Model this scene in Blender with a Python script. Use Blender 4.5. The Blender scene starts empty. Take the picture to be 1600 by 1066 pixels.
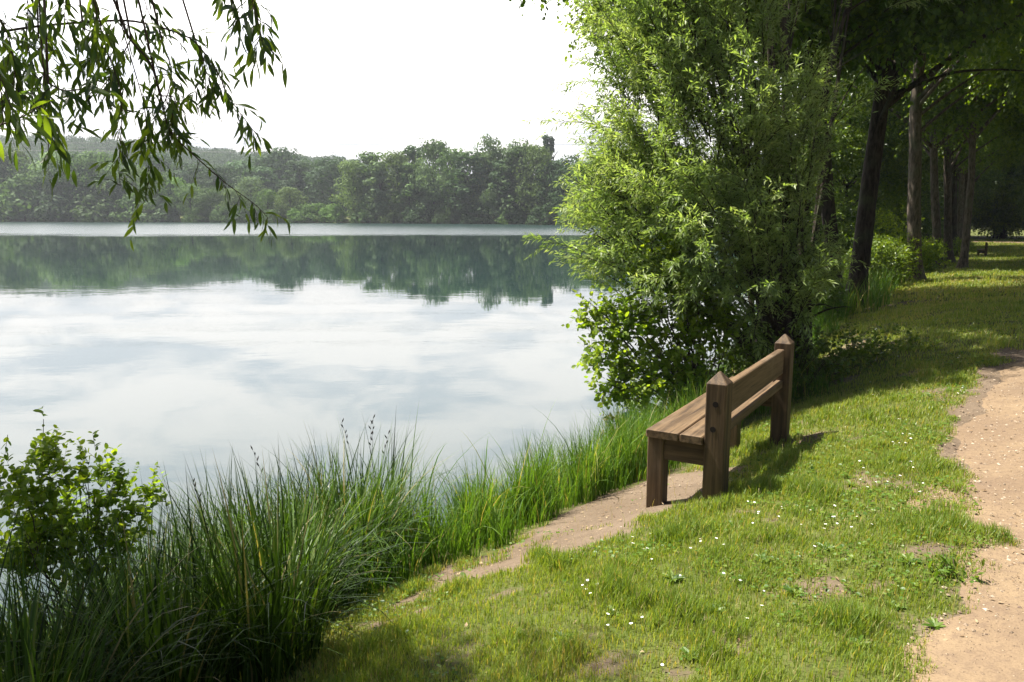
import bpy, math, random
import numpy as np
from mathutils import Vector, Matrix

C = bpy.context.scene
COL = C.collection
R = math.radians
rs = np.random.RandomState(7)

# ------------------------------------------------------------------ camera
H = 3.0                      # eye height over the water
F = 1244.0                   # focal length in pixels of the 1600 px wide photograph
PITCH = math.atan((533 - 332) / F)
cam = bpy.data.cameras.new('camera')
cam.sensor_width = 36
cam.lens = 36 * F / 1600
cam.clip_start = 0.05
cam.clip_end = 6000
camo = bpy.data.objects.new('camera', cam)
COL.objects.link(camo)
camo.location = (0, 0, H)
camo.rotation_euler = (math.pi / 2 - PITCH, 0, 0)
C.camera = camo

# ------------------------------------------------------------------ light
SUN_EL, SHX, SHY = R(61), 0.89, -0.455       # elevation, direction in which shadows fall
EXPOSURE = 1.5
tosun = Vector((-SHX * math.cos(SUN_EL), -SHY * math.cos(SUN_EL), math.sin(SUN_EL))).normalized()
sl = bpy.data.lights.new('sun', 'SUN')
sl.energy = 5.0
sl.angle = R(0.53)
sl.color = (1.0, 0.95, 0.86)
so = bpy.data.objects.new('sun', sl)
COL.objects.link(so)
so.rotation_euler = tosun.to_track_quat('Z', 'Y').to_euler()
so.location = (-20, 5, 40)

C.view_settings.view_transform = 'Standard'
C.view_settings.look = 'None'
C.view_settings.exposure = EXPOSURE
C.view_settings.gamma = 1
C.render.engine = 'CYCLES'
C.cycles.use_denoising = True
C.cycles.max_bounces = 8
C.cycles.diffuse_bounces = 3
C.cycles.glossy_bounces = 3
C.cycles.transmission_bounces = 4
C.cycles.volume_bounces = 0
C.cycles.caustics_reflective = False
C.cycles.caustics_refractive = False


class NT:
    """tiny node-tree writer"""
    def __init__(s, tree):
        s.t = tree
        s.t.nodes.clear()

    def n(s, kind, ins=None, **kw):
        nd = s.t.nodes.new(kind)
        for k, v in kw.items():
            setattr(nd, k, v)
        for k, v in (ins or {}).items():
            if isinstance(v, bpy.types.NodeSocket):
                s.t.links.new(v, nd.inputs[k])
            else:
                nd.inputs[k].default_value = v
        return nd

    def math(s, op, a, b=0.0, c=0.0, clamp=False):
        return s.n('ShaderNodeMath', {0: a, 1: b, 2: c}, operation=op, use_clamp=clamp).outputs[0]

    def vmath(s, op, a, b=(0, 0, 0)):
        nd = s.n('ShaderNodeVectorMath', {0: a, 1: b}, operation=op)
        return nd.outputs[0]

    def mix(s, f, a, b):
        nd = s.n('ShaderNodeMix', data_type='RGBA')
        for i, v in ((0, f), (6, a), (7, b)):
            if isinstance(v, bpy.types.NodeSocket):
                s.t.links.new(v, nd.inputs[i])
            else:
                nd.inputs[i].default_value = v if i == 0 or len(v) == 4 else (*v, 1)
        return nd.outputs[2]

    def noise(s, vec, scale, detail=3, rough=0.55, dist=0.0, out=0):
        ins = {'Scale': scale, 'Detail': detail, 'Roughness': rough, 'Distortion': dist}
        if vec is not None:
            ins['Vector'] = vec
        return s.n('ShaderNodeTexNoise', ins).outputs[out]

    def ramp(s, f, stops, interp='LINEAR'):
        nd = s.n('ShaderNodeValToRGB', {0: f})
        cr = nd.color_ramp
        cr.interpolation = interp
        while len(cr.elements) < len(stops):
            cr.elements.new(0.5)
        for e, (p, c) in zip(cr.elements, stops):
            e.position = p
            e.color = (c, c, c, 1) if not hasattr(c, '__len__') else (*c, 1)
        return nd.outputs[0]

    def range(s, v, a, b, c=0.0, d=1.0):
        return s.n('ShaderNodeMapRange', {0: v, 1: a, 2: b, 3: c, 4: d}, interpolation_type='SMOOTHSTEP').outputs[0]


# sky: Nishita above, a bright veil of thin broken cloud thickening towards the horizon
world = bpy.data.worlds.new('World')
C.world = world
world.use_nodes = True
w = NT(world.node_tree)
geo = w.n('ShaderNodeTexCoord').outputs['Generated']
sep = w.n('ShaderNodeSeparateXYZ', {0: geo})
zc = w.math('MAXIMUM', sep.outputs[2], 0.0)
den = w.math('ADD', zc, 0.10)
cx = w.math('DIVIDE', sep.outputs[0], den)
cy = w.math('DIVIDE', sep.outputs[1], den)
cv = w.n('ShaderNodeCombineXYZ', {0: cx, 1: cy, 2: 3.7}).outputs[0]
n1 = w.noise(cv, 0.85, 7, 0.56, 0.4)
n2 = w.noise(cv, 2.3, 6, 0.6, 0.2)
dens = w.math('ADD', w.math('MULTIPLY', n1, 0.7), w.math('MULTIPLY', n2, 0.3))
cloud = w.range(dens, 0.40, 0.60)
veil = w.range(zc, 0.15, 0.8, 0.95, 0.15)
cover = w.math('MAXIMUM', veil, w.math('MULTIPLY', cloud, 0.95))
sky = w.n('ShaderNodeTexSky', sky_type='NISHITA', sun_disc=False, sun_elevation=SUN_EL,
          sun_rotation=math.atan2(tosun.x, tosun.y), altitude=100, air_density=1.2, dust_density=2.0).outputs[0]
skyc = w.n('ShaderNodeVectorMath', {0: sky}, operation='SCALE')
skyc.inputs[3].default_value = 0.10
# brighter on the sun's side
dotn = w.n('ShaderNodeVectorMath', {0: geo, 1: (-0.26, 0.945, 0.20)}, operation='DOT_PRODUCT').outputs['Value']
glow = w.math('MULTIPLY', w.range(dotn, 0.40, 0.90, 0.09, 1.0), w.math('MULTIPLY', w.n('ShaderNodeMapRange', {0: zc, 1: 0.03, 2: 0.32, 3: 0.38, 4: 1.5}).outputs[0], w.range(zc, .34, .60, 1.0, .12)))
shade = w.range(w.noise(cv, 2.0, 8, 0.58, 0.5), 0.36, 0.60)
ccol = w.mix(shade, (0.67, 0.69, 0.745), (1.03, 0.975, 0.95))
cl = w.n('ShaderNodeVectorMath', {0: ccol}, operation='SCALE')
w.t.links.new(glow, cl.inputs[3])
mixed = w.mix(cover, skyc.outputs[0], cl.outputs[0])
bg = w.n('ShaderNodeBackground', {0: mixed, 1: 1.0})
wo = w.n('ShaderNodeOutputWorld', {0: bg.outputs[0]})

# ------------------------------------------------------------------ helpers
def link(o, parent=None):
    COL.objects.link(o)
    if parent is not None:
        o.parent = parent
    return o


def tag(o, label=None, cat=None, group=None, kind=None):
    if label: o['label'] = label
    if cat: o['category'] = cat
    if group: o['group'] = group
    if kind: o['kind'] = kind
    return o


def thing(name, label, cat, loc=(0, 0, 0), rz=0.0, group=None):
    o = bpy.data.objects.new(name, None)
    o.empty_display_size = 0.2
    link(o)
    o.location = loc
    o.rotation_euler = (0, 0, rz)
    return tag(o, label, cat, group)


def nrm(a):
    return a / np.maximum(np.linalg.norm(a, axis=-1, keepdims=True), 1e-9)


class MB:
    def __init__(s):
        s.v, s.f, s.t, s.n = [], [], [], 0

    def add(s, verts, faces, tint=None):
        verts = np.asarray(verts, np.float32).reshape(-1, 3)
        s.v.append(verts)
        if tint is None:
            tint = 0.5
        s.t.append(np.broadcast_to(np.asarray(tint, np.float32).reshape(-1), (len(verts),)) if np.size(tint) in (1, len(verts)) else None)
        for f in faces:
            s.f.append(np.asarray(f, np.int64) + s.n)
        s.n += len(verts)

    def box(s, c, size, mat=None, tint=0.5):
        x, y, z = np.array(size) / 2
        v = np.array([[a * x, b * y, d * z] for a in (-1, 1) for b in (-1, 1) for d in (-1, 1)])
        v = v + np.array(c)
        f = [[0, 1, 3, 2], [4, 6, 7, 5], [0, 4, 5, 1], [2, 3, 7, 6], [0, 2, 6, 4], [1, 5, 7, 3]]
        s.add(v, [f], tint)

    def tube(s, pts, rad, seg=8, tint=0.5, rough=0.0, caps=True):
        pts = np.asarray(pts, float)
        k = len(pts)
        rad = np.broadcast_to(np.asarray(rad, float), (k,))
        tg = nrm(np.gradient(pts, axis=0))
        ref = np.where(np.abs(tg[:, 2:3]) > 0.9, [[1., 0, 0]], [[0, 0, 1.]])
        ref = np.broadcast_to(ref[0], tg.shape) if True else ref
        a = nrm(np.cross(tg, ref))
        b = np.cross(tg, a)
        th = np.arange(seg) * 2 * np.pi / seg
        r = rad[:, None] * (1 + rough * (rs.rand(k, seg) - 0.5))
        v = pts[:, None] + r[..., None] * (np.cos(th)[None, :, None] * a[:, None] + np.sin(th)[None, :, None] * b[:, None])
        i = np.arange(k - 1)[:, None] * seg
        j = np.arange(seg)[None]
        j2 = (j + 1) % seg
        q = np.stack([i + j, i + j2, i + seg + j2, i + seg + j], -1).reshape(-1, 4)
        fs = [q]
        if caps:
            fs += [np.arange(seg)[::-1][None], (np.arange(seg) + (k - 1) * seg)[None]]
        s.add(v.reshape(-1, 3), fs, tint)

    def tubes3(s, P, rad, tint=0.3):
        """many thin 3-sided tubes; P (N,k,3), rad (N,k)"""
        N, k = P.shape[:2]
        tg = nrm(np.gradient(P, axis=1))
        a = nrm(np.cross(tg, np.array([0.3, 0.2, 1.0])))
        b = np.cross(tg, a)
        th = np.arange(3) * 2 * np.pi / 3
        v = P[:, :, None] + rad[..., None, None] * (np.cos(th)[:, None] * a[:, :, None] + np.sin(th)[:, None] * b[:, :, None])
        base = (np.arange(N) * k * 3)[:, None, None]
        i = np.arange(k - 1)[None, :, None] * 3
        j = np.arange(3)[None, None]
        j2 = (j + 1) % 3
        q = np.stack([base + i + j, base + i + j2, base + i + 3 + j2, base + i + 3 + j], -1).reshape(-1, 4)
        s.add(v.reshape(-1, 3), [q], tint)

    def scatter(s, tmpl, pos, d, n, L, W, tint):
        """copy a flat leaf template; d = leaf axis, n = leaf normal"""
        tv, tf = tmpl
        d = nrm(d)
        side = nrm(np.cross(n, d))
        n = np.cross(d, side)
        k = len(tv)
        v = (pos[:, None] + (L[:, None] * tv[:, 0])[..., None] * d[:, None]
             + (W[:, None] * tv[:, 1])[..., None] * side[:, None]
             + (L[:, None] * tv[:, 2])[..., None] * n[:, None])
        off = (np.arange(len(pos)) * k)[:, None]
        fs = []
        for f in tf:
            f = np.asarray(f)
            fs.append((off[:, :, None] + f[None]).reshape(-1, f.shape[1]))
        s.add(v.reshape(-1, 3), fs, np.repeat(tint, k))

    def blades(s, pos, h, wd, lean, bend, tint, segs=3, twist=None):
        """grass blades: pos (N,3), h height, wd width, lean angle, bend 0 (straight) .. 1.5 (arching over)"""
        N = len(pos)
        t = np.linspace(0, 1, segs + 1)
        ld = np.stack([np.cos(lean), np.sin(lean), 0 * lean], -1)
        # arc: angle from vertical grows with t
        ang = (0.12 + bend[:, None] * t[None] ** 1.3 * 1.5)
        dt = 1.0 / segs
        dx = np.sin(ang) * dt
        dz = np.cos(ang) * dt
        X = np.concatenate([np.zeros((N, 1)), np.cumsum(dx[:, :-1], 1)], 1) * h[:, None]
        Z = np.concatenate([np.zeros((N, 1)), np.cumsum(dz[:, :-1], 1)], 1) * h[:, None]
        mid = pos[:, None] + X[..., None] * ld[:, None] + Z[..., None] * np.array([0, 0, 1.0])
        ta = lean + np.pi / 2 + (rs.rand(N) - 0.5) * (1.6 if twist is None else twist)
        sd = np.stack([np.cos(ta), np.sin(ta), 0 * ta], -1)
        wt = wd[:, None] * (1 - t[None] ** 2.2) * (0.65 + 0.6 * t[None] * (1 - t[None]) * 2)
        A = mid[:, :-1] - sd[:, None] * wt[:, :-1, None] / 2
        B = mid[:, :-1] + sd[:, None] * wt[:, :-1, None] / 2
        v = np.concatenate([np.stack([A, B], 2).reshape(N, -1, 3), mid[:, -1:]], 1)
        k = 2 * segs + 1
        off = (np.arange(N) * k)[:, None]
        q = [[2 * i, 2 * i + 1, 2 * i + 3, 2 * i + 2] for i in range(segs - 1)]
        fs = []
        if q:
            fs.append((off[:, :, None] + np.array(q)[None]).reshape(-1, 4))
        fs.append((off + np.array([2 * segs - 2, 2 * segs - 1, 2 * segs])[None]))
        s.add(v.reshape(-1, 3), fs, np.repeat(tint, k))

    def mesh(s, name, mat, smooth=False):
        me = bpy.data.meshes.new(name)
        v = np.concatenate(s.v).astype(np.float32)
        me.vertices.add(len(v))
        me.vertices.foreach_set('co', v.ravel())
        tot = np.concatenate([np.full(len(f), f.shape[1], np.int32) for f in s.f])
        li = np.concatenate([f.ravel() for f in s.f]).astype(np.int32)
        st = np.concatenate([[0], np.cumsum(tot)[:-1]]).astype(np.int32)
        me.loops.add(len(li))
        me.loops.foreach_set('vertex_index', li)
        me.polygons.add(len(tot))
        me.polygons.foreach_set('loop_start', st)
        me.polygons.foreach_set('loop_total', tot)
        me.polygons.foreach_set('use_smooth', np.full(len(tot), smooth))
        at = me.attributes.new('tint', 'FLOAT', 'POINT')
        at.data.foreach_set('value', np.concatenate(s.t).astype(np.float32))
        me.update(calc_edges=True)
        me.materials.append(mat)
        return me

    def build(s, name, mat, parent=None, smooth=False):
        return link(bpy.data.objects.new(name, s.mesh(name, mat, smooth)), parent)


def ico_noise(x, y, scale, seed=0):
    """smooth 2-D value noise, 0..1"""
    x = np.asarray(x, float) / scale + seed * 17.3
    y = np.asarray(y, float) / scale + seed * 31.7
    xi, yi = np.floor(x), np.floor(y)
    fx, fy = x - xi, y - yi
    fx, fy = fx * fx * (3 - 2 * fx), fy * fy * (3 - 2 * fy)
    def h(a, b):
        q = np.sin(a * 127.1 + b * 311.7 + seed * 74.7) * 43758.5453
        return q - np.floor(q)
    return (h(xi, yi) * (1 - fx) + h(xi + 1, yi) * fx) * (1 - fy) + (h(xi, yi + 1) * (1 - fx) + h(xi + 1, yi + 1) * fx) * fy


def fbm(x, y, scale, seed=0):
    return (ico_noise(x, y, scale, seed) * 0.55 + ico_noise(x, y, scale / 2.1, seed + 1) * 0.3 + ico_noise(x, y, scale / 4.3, seed + 2) * 0.15)


def sstep(a, b, x):
    t = np.clip((np.asarray(x, float) - a) / (b - a), 0, 1)
    return t * t * (3 - 2 * t)


# ------------------------------------------------------------------ the lie of the land
NEAR_SHORE = [(-14, -14), (-6, -3), (-3.3, 1.5), (-2.7, 4.2), (-2.0, 5.4), (-0.9, 6.4), (0.5, 7.8), (2.2, 10.3), (3.1, 13.3),
              (5.0, 17), (7.3, 21.5), (11.5, 29), (16.5, 36.5), (25, 52), (31, 66), (34, 80), (42, 100), (60, 130), (66, 160)]
FAR_SHORE = [(40, 183), (15, 190), (0, 207), (-30, 222), (-90, 243), (-174, 272), (-300, 300), (-460, 300), (-460, -60), (-40, -60)]
LAKE = np.array(NEAR_SHORE + FAR_SHORE, float)


def seg_dist(x, y, P, closed=False):
    d = np.full(np.shape(x), 1e9)
    Q = np.roll(P, -1, 0) if closed else P[1:]
    for a, b in zip(P if closed else P[:-1], Q):
        ab = b - a
        t = np.clip(((x - a[0]) * ab[0] + (y - a[1]) * ab[1]) / (ab @ ab), 0, 1)
        d = np.minimum(d, np.hypot(x - a[0] - t * ab[0], y - a[1] - t * ab[1]))
    return d


def inside(x, y, P):
    c = np.zeros(np.shape(x), bool)
    Q = np.roll(P, -1, 0)
    for a, b in zip(P, Q):
        if a[1] == b[1]:
            continue
        k = ((a[1] > y) != (b[1] > y)) & (x < (b[0] - a[0]) * (y - a[1]) / (b[1] - a[1]) + a[0])
        c ^= k
    return c


def shore_d(x, y):
    """distance from the water's edge, positive on land"""
    x = np.asarray(x, float); y = np.asarray(y, float)
    d = seg_dist(x, y, LAKE, True)
    return np.where(inside(x, y, LAKE), -d, d)


PD = [-50, -12, -3, -1, 0, .5, 1, 1.4, 1.9, 2.34, 3, 4, 6, 9, 40, 3000]
PZ = [-3.5, -2.2, -.9, -.35, 0, .30, .52, .66, .85, 1.0, 1.17, 1.33, 1.5, 1.6, 1.9, 2.5]
SY = [0, 8, 20, 30, 50, 100, 160]
SZ = [1, 1, .72, .55, .28, .3, .8]


def height(x, y):
    x = np.asarray(x, float); y = np.asarray(y, float)
    d = shore_d(x, y)
    z = np.interp(d, PD, PZ) * np.where(d > 0, np.interp(y, SY, SZ), 1)
    near = np.clip((40 - np.hypot(x, y - 5)) / 20, 0, 1)
    z = z + near * sstep(.3, 1.5, d) * ((fbm(x, y, 1.6, 3) - .5) * .10 + (fbm(x, y, .35, 5) - .5) * .035)
    # wooded hill beyond the far shore, falling away to the right
    ang = np.where(y > 1, x / np.maximum(y, 1), -1)
    A = np.interp(ang, [-.75, -.60, -.5, -.38, -.2, -.1, .3], [40, 47, 45, 38, 30, 20, 6])
    z = z + np.where(d > 0, A * sstep(340, 620, y) * (1 + .12 * (fbm(x, y, 90, 8) - .5)), 0)
    return z


def ray(u, v):
    X = (u - 800) / F
    Y = (533 - v) / F
    return np.array([X, math.cos(PITCH) + Y * math.sin(PITCH), -math.sin(PITCH) + Y * math.cos(PITCH)])


def on_ground(u, v):
    """where the line of sight through a photograph pixel meets the land"""
    d = ray(u, v)
    ts = np.concatenate([np.arange(1, 30, .03), np.arange(30, 150, .3)])
    p = d[None] * ts[:, None] + [0, 0, H]
    hit = np.nonzero(p[:, 2] < np.maximum(height(p[:, 0], p[:, 1]), 0))[0]
    k = hit[0] if len(hit) else -1
    return Vector(p[k])


def at_y(u, v, Y):
    d = ray(u, v)
    return d * (Y / d[1]) + np.array([0, 0, H])


def uv_of(P):
    P = np.asarray(P, float) - [0, 0, H]
    c, s = math.cos(PITCH), math.sin(PITCH)
    dep = P[..., 1] * c - P[..., 2] * s
    up = P[..., 1] * s + P[..., 2] * c
    return 800 + F * P[..., 0] / dep, 533 - F * up / dep, dep


# path: centre line and half width
PATH_L = np.array([(-2.5, -6), (-.6, -1.2), (.9, 1.6), (1.35, 2.55), (1.85, 3.2), (2.25, 3.75), (2.62, 4.5), (3.25, 5.85), (3.9, 6.9), (5.3, 8.7), (7.3, 10.8), (11, 15),
                   (15, 20), (21.5, 28), (31, 40), (41, 54), (43.5, 62), (43.0, 67), (37, 72.5), (33.7, 75)], float)
tg_ = nrm(np.gradient(PATH_L, axis=0))
PATH_C = PATH_L + np.stack([tg_[:, 1], -tg_[:, 0]], -1) * 1.55


def path_in(x, y):
    """>0 inside the path, in metres from its edge"""
    return 1.55 - seg_dist(np.asarray(x, float), np.asarray(y, float), PATH_C) + (fbm(x, y, .9, 11) - .5) * .9 + (ico_noise(x, y, .18, 4) - .5) * .12


SOIL = [((-.08, 4.72), (.78, 5.74), .46), ((.78, 5.74), (1.40, 6.50), .58), ((.30, 4.95), (.62, 5.28), .16), ((-.75, 3.95), (-.15, 4.75), .17)]
SOILP = []
for u, v, r in ((1262, 686, .34), (1175, 800, .12), (1290, 912, .20), (1330, 690, .08), (1360, 755, .08), (1440, 860, .10),                 (1375, 915, .08), (1290, 480 + 40, .5), (1420, 585, .2), (1345, 535, .4), (1400, 475, .8), (1530, 437, .5), 
                (830, 870, .16), (1560, 620, .15), (1470, 610, .12), (1250, 625, .12), (790, 930, .1)):
    p = on_ground(u, v)
    SOILP.append((p.x, p.y, r * .8))


def bare(x, y):
    """0 full turf .. 1 bare earth"""
    x = np.asarray(x, float); y = np.asarray(y, float)
    m = np.zeros(np.shape(x))
    wob = (fbm(x, y, .45, 21) - .5) * .32 + (fbm(x, y, .13, 22) - .5) * .22
    for a, b, r in SOIL:
        m = np.maximum(m, sstep(.10, -.10, seg_dist(x, y, np.array([a, b])) - r + wob * 1.5))
    for a, b, r in SOILP:
        m = np.maximum(m, .75 * sstep(.6 * r, -.7 * r, np.hypot((x - a) * .75 - (y - b) * .3, (y - b) * 1.1) - r + wob * 6 * r))
    thin = np.maximum(sstep(.64, .80, fbm(x, y, .55, 31)) * .7, sstep(.62, .78, fbm(x, y, .17, 33)) * .6 * sstep(.4, .6, fbm(x, y, 1.9, 34)))
    m = np.maximum(m, thin)
    m = m * (1 - .55 * sstep(.56, .72, fbm(x, y, .22, 71)) * sstep(5.6, 4.8, y))
    m = np.maximum(m, sstep(-.10, .10, path_in(x, y)))
    return m


# ------------------------------------------------------------------ materials
def new_mat(name):
    m = bpy.data.materials.new(name)
    m.use_nodes = True
    return m, NT(m.node_tree)


def leaf_mat(name, stops, rough=.45, trans=.4, tcol=None, back=None, objcol=False, spec=.35, rand=True):
    m, t = new_mat(name)
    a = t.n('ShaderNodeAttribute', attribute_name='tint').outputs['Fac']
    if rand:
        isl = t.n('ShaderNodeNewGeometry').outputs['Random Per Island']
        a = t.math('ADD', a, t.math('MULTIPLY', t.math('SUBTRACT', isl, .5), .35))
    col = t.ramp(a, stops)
    if objcol:
        oc = t.n('ShaderNodeObjectInfo').outputs['Color']
        nd = t.n('ShaderNodeMix', data_type='RGBA', blend_type='MULTIPLY')
        nd.inputs[0].default_value = 1
        t.t.links.new(col, nd.inputs[6]); t.t.links.new(oc, nd.inputs[7])
        col = nd.outputs[2]
    base = col
    if back:
        bf = t.n('ShaderNodeNewGeometry').outputs['Backfacing']
        base = t.mix(bf, col, back)
    p = t.n('ShaderNodeBsdfPrincipled', {'Base Color': base, 'Roughness': rough, 'Specular IOR Level': spec})
    tc = t.n('ShaderNodeMix', data_type='RGBA', blend_type='MULTIPLY')
    tc.inputs[0].default_value = 1
    t.t.links.new(col, tc.inputs[6]); tc.inputs[7].default_value = (*(tcol or (1.5, 1.5, .6)), 1)
    tr = t.n('ShaderNodeBsdfTranslucent', {0: tc.outputs[2]})
    mx = t.n('ShaderNodeMixShader', {0: trans, 1: p.outputs[0], 2: tr.outputs[0]})
    t.n('ShaderNodeOutputMaterial', {0: mx.outputs[0]})
    return m


def bark_mat(name, c1, c2, sc=(9, 9, 2.2), moss=None):
    m, t = new_mat(name)
    co = t.n('ShaderNodeTexCoord').outputs['Object']
    mp = t.n('ShaderNodeMapping', {0: co, 3: sc}).outputs[0]
    n = t.noise(mp, 2.0, 8, .65, .5)
    big = t.noise(co, 1.3, 3, .5)
    col = t.mix(t.range(n, .35, .65), c1, c2)
    if moss:
        col = t.mix(t.math('MULTIPLY', t.range(big, .5, .7), .6), col, moss)
    bp = t.n('ShaderNodeBump', {'Height': n, 'Strength': .9, 'Distance': .03})
    p = t.n('ShaderNodeBsdfPrincipled', {'Base Color': col, 'Roughness': .9, 'Specular IOR Level': .15, 'Normal': bp.outputs[0]})
    t.n('ShaderNodeOutputMaterial', {0: p.outputs[0]})
    return m


def plain_mat(name, col, rough=.6, spec=.3):
    m, t = new_mat(name)
    p = t.n('ShaderNodeBsdfPrincipled', {'Base Color': (*col, 1), 'Roughness': rough, 'Specular IOR Level': spec})
    t.n('ShaderNodeOutputMaterial', {0: p.outputs[0]})
    return m


def earth_nodes(t, co, tone):
    """sandy earth with stones; returns colour and height"""
    a = t.noise(co, 1.1, 5, .6)
    b = t.noise(co, 22, 5, .65)
    c = t.n('ShaderNodeTexVoronoi', {'Vector': co, 'Scale': 55.0, 'Randomness': 1.0})
    c2 = t.n('ShaderNodeTexVoronoi', {'Vector': co, 'Scale': 120.0, 'Randomness': 1.0})
    col = t.mix(t.range(a, .38, .62), tone[0], tone[1])
    lg = t.noise(co, .45, 6, .62, .6)
    col = t.mix(t.math('MULTIPLY', t.range(lg, .48, .68), .55), col, tone[2])
    col = t.mix(t.math('MULTIPLY', t.range(b, .45, .7), .55), col, tone[2])
    peb = t.range(c.outputs['Distance'], .30, .18)
    pebm = t.math('MULTIPLY', peb, t.range(t.n('ShaderNodeSeparateColor', {0: c.outputs['Color']}).outputs[0], .55, .7))
    pc = t.mix(t.n('ShaderNodeSeparateColor', {0: c.outputs['Color']}).outputs[1], (.12, .08, .055), (.42, .31, .21))
    col = t.mix(t.math('MULTIPLY', pebm, .75), col, pc)
    col = t.mix(t.math('MULTIPLY', t.range(c2.outputs['Distance'], .5, .9), .35), col, tone[3])
    h = t.math('ADD', t.math('MULTIPLY', pebm, .6), t.math('ADD', t.math('MULTIPLY', b, .8), t.math('MULTIPLY', a, .5)))
    return col, h


SANDY = ((.180, .127, .080), (.225, .162, .098), (.125, .088, .062), (.09, .06, .04))
DUSTY = ((.122, .090, .060), (.160, .120, .083), (.088, .066, .047), (.07, .05, .038))

mGround, t = new_mat('ground')
co = t.n('ShaderNodeNewGeometry').outputs['Position']
attr = t.n('ShaderNodeAttribute', attribute_name='tint').outputs['Fac']
ecol, eh = earth_nodes(t, co, DUSTY)
g1 = t.noise(co, .8, 5, .6)
g2 = t.noise(co, 14, 5, .7)
gcol = t.mix(t.range(g1, .35, .65), (.060, .078, .016), (.095, .105, .028))
gcol = t.mix(t.math('MULTIPLY', t.range(g2, .45, .7), .6), gcol, (.075, .055, .030))
col = t.mix(t.range(t.math('ADD', attr, t.math('MULTIPLY', t.math('SUBTRACT', g2, .5), 1.3)), .2, .75), gcol, ecol)
bp = t.n('ShaderNodeBump', {'Height': t.math('ADD', eh, g2), 'Strength': .7, 'Distance': .012})
p = t.n('ShaderNodeBsdfPrincipled', {'Base Color': col, 'Roughness': .95, 'Specular IOR Level': .1, 'Normal': bp.outputs[0]})
t.n('ShaderNodeOutputMaterial', {0: p.outputs[0]})

mPath, t = new_mat('sandy_gravel')
co = t.n('ShaderNodeNewGeometry').outputs['Position']
ecol, eh = earth_nodes(t, co, SANDY)
bp = t.n('ShaderNodeBump', {'Height': eh, 'Strength': .8, 'Distance': .014})
p = t.n('ShaderNodeBsdfPrincipled', {'Base Color': ecol, 'Roughness': .95, 'Specular IOR Level': .1, 'Normal': bp.outputs[0]})
t.n('ShaderNodeOutputMaterial', {0: p.outputs[0]})

# water: calm mirror near by, a breeze-ruffled belt along the far shore
mWater, t = new_mat('lake_water')
co = t.n('ShaderNodeNewGeometry').outputs['Position']
sp = t.n('ShaderNodeSeparateXYZ', {0: co})
edge = t.noise(co, .012, 4, .6)
edge2 = t.noise(t.n('ShaderNodeMapping', {0: co, 3: (.05, .35, 1)}).outputs[0], 1.0, 4, .65)
yy = t.math('ADD', t.math('MULTIPLY', t.math('SUBTRACT', edge2, .5), 48), t.math('ADD', sp.outputs[1], t.math('MULTIPLY', t.math('SUBTRACT', edge, .5), 34)))
belt = t.range(yy, 99, 116)
mp = t.n('ShaderNodeMapping', {0: co, 3: (.55, 1.0, 1)}).outputs[0]
rip = t.noise(mp, 1.1, 4, .55)
rip2 = t.noise(mp, 3.2, 2, .5)
str_ = t.noise(t.n('ShaderNodeMapping', {0: co, 3: (.03, .22, 1)}).outputs[0], 1.0, 4, .6)
patch = t.range(str_, .50, .72)
amp = t.math('ADD', t.math('MULTIPLY', belt, .16), t.math('ADD', .0017, t.math('MULTIPLY', patch, .006)))
bp = t.n('ShaderNodeBump', {'Height': t.math('ADD', rip, t.math('MULTIPLY', rip2, .25)), 'Strength': 1.0, 'Distance': amp})
rough = t.math('ADD', t.math('MULTIPLY', belt, .22), .015)
p = t.n('ShaderNodeBsdfPrincipled', {'Base Color': (.012, .030, .028, 1), 'Roughness': rough, 'IOR': 1.333, 'Specular IOR Level': .5, 'Normal': bp.outputs[0]})
t.n('ShaderNodeOutputMaterial', {0: p.outputs[0]})


def wood_mat(name, axis, tone=1.0, weather=.3):
    m, t = new_mat(name)
    co = t.n('ShaderNodeTexCoord').outputs['Object']
    sc = [26, 26, 26]; sc[axis] = 1.1
    mp = t.n('ShaderNodeMapping', {0: co, 3: tuple(sc)}).outputs[0]
    g = t.noise(mp, 1.0, 7, .62, .35)
    sc2 = [120, 120, 120]; sc2[axis] = 4
    g2 = t.noise(t.n('ShaderNodeMapping', {0: co, 3: tuple(sc2)}).outputs[0], 1.0, 3, .6)
    big = t.noise(co, 2.2, 4, .6)
    a = tuple(c * tone for c in (.052, .031, .015)); b = tuple(c * tone for c in (.165, .105, .054))
    col = t.mix(t.range(g, .32, .68), a, b)
    col = t.mix(t.math('MULTIPLY', t.range(big, .45, .72), weather), col, tuple(c * tone for c in (.21, .150, .095)))
    col = t.mix(t.math('MULTIPLY', t.range(g2, .58, .68), .75), col, (.025, .016, .011))
    h = t.math('ADD', g, t.math('MULTIPLY', g2, -.6))
    bp = t.n('ShaderNodeBump', {'Height': h, 'Strength': .55, 'Distance': .004})
    p = t.n('ShaderNodeBsdfPrincipled', {'Base Color': col, 'Roughness': .72, 'Specular IOR Level': .3, 'Normal': bp.outputs[0]})
    t.n('ShaderNodeOutputMaterial', {0: p.outputs[0]})
    return m


mWoodX = wood_mat('weathered_board', 0, .95, .55)
mWoodY = wood_mat('weathered_rail', 1, .72)
mWoodZ = wood_mat('weathered_post', 2, .74)
mHole = plain_mat('dark_plug', (.012, .008, .006), .9)

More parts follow.
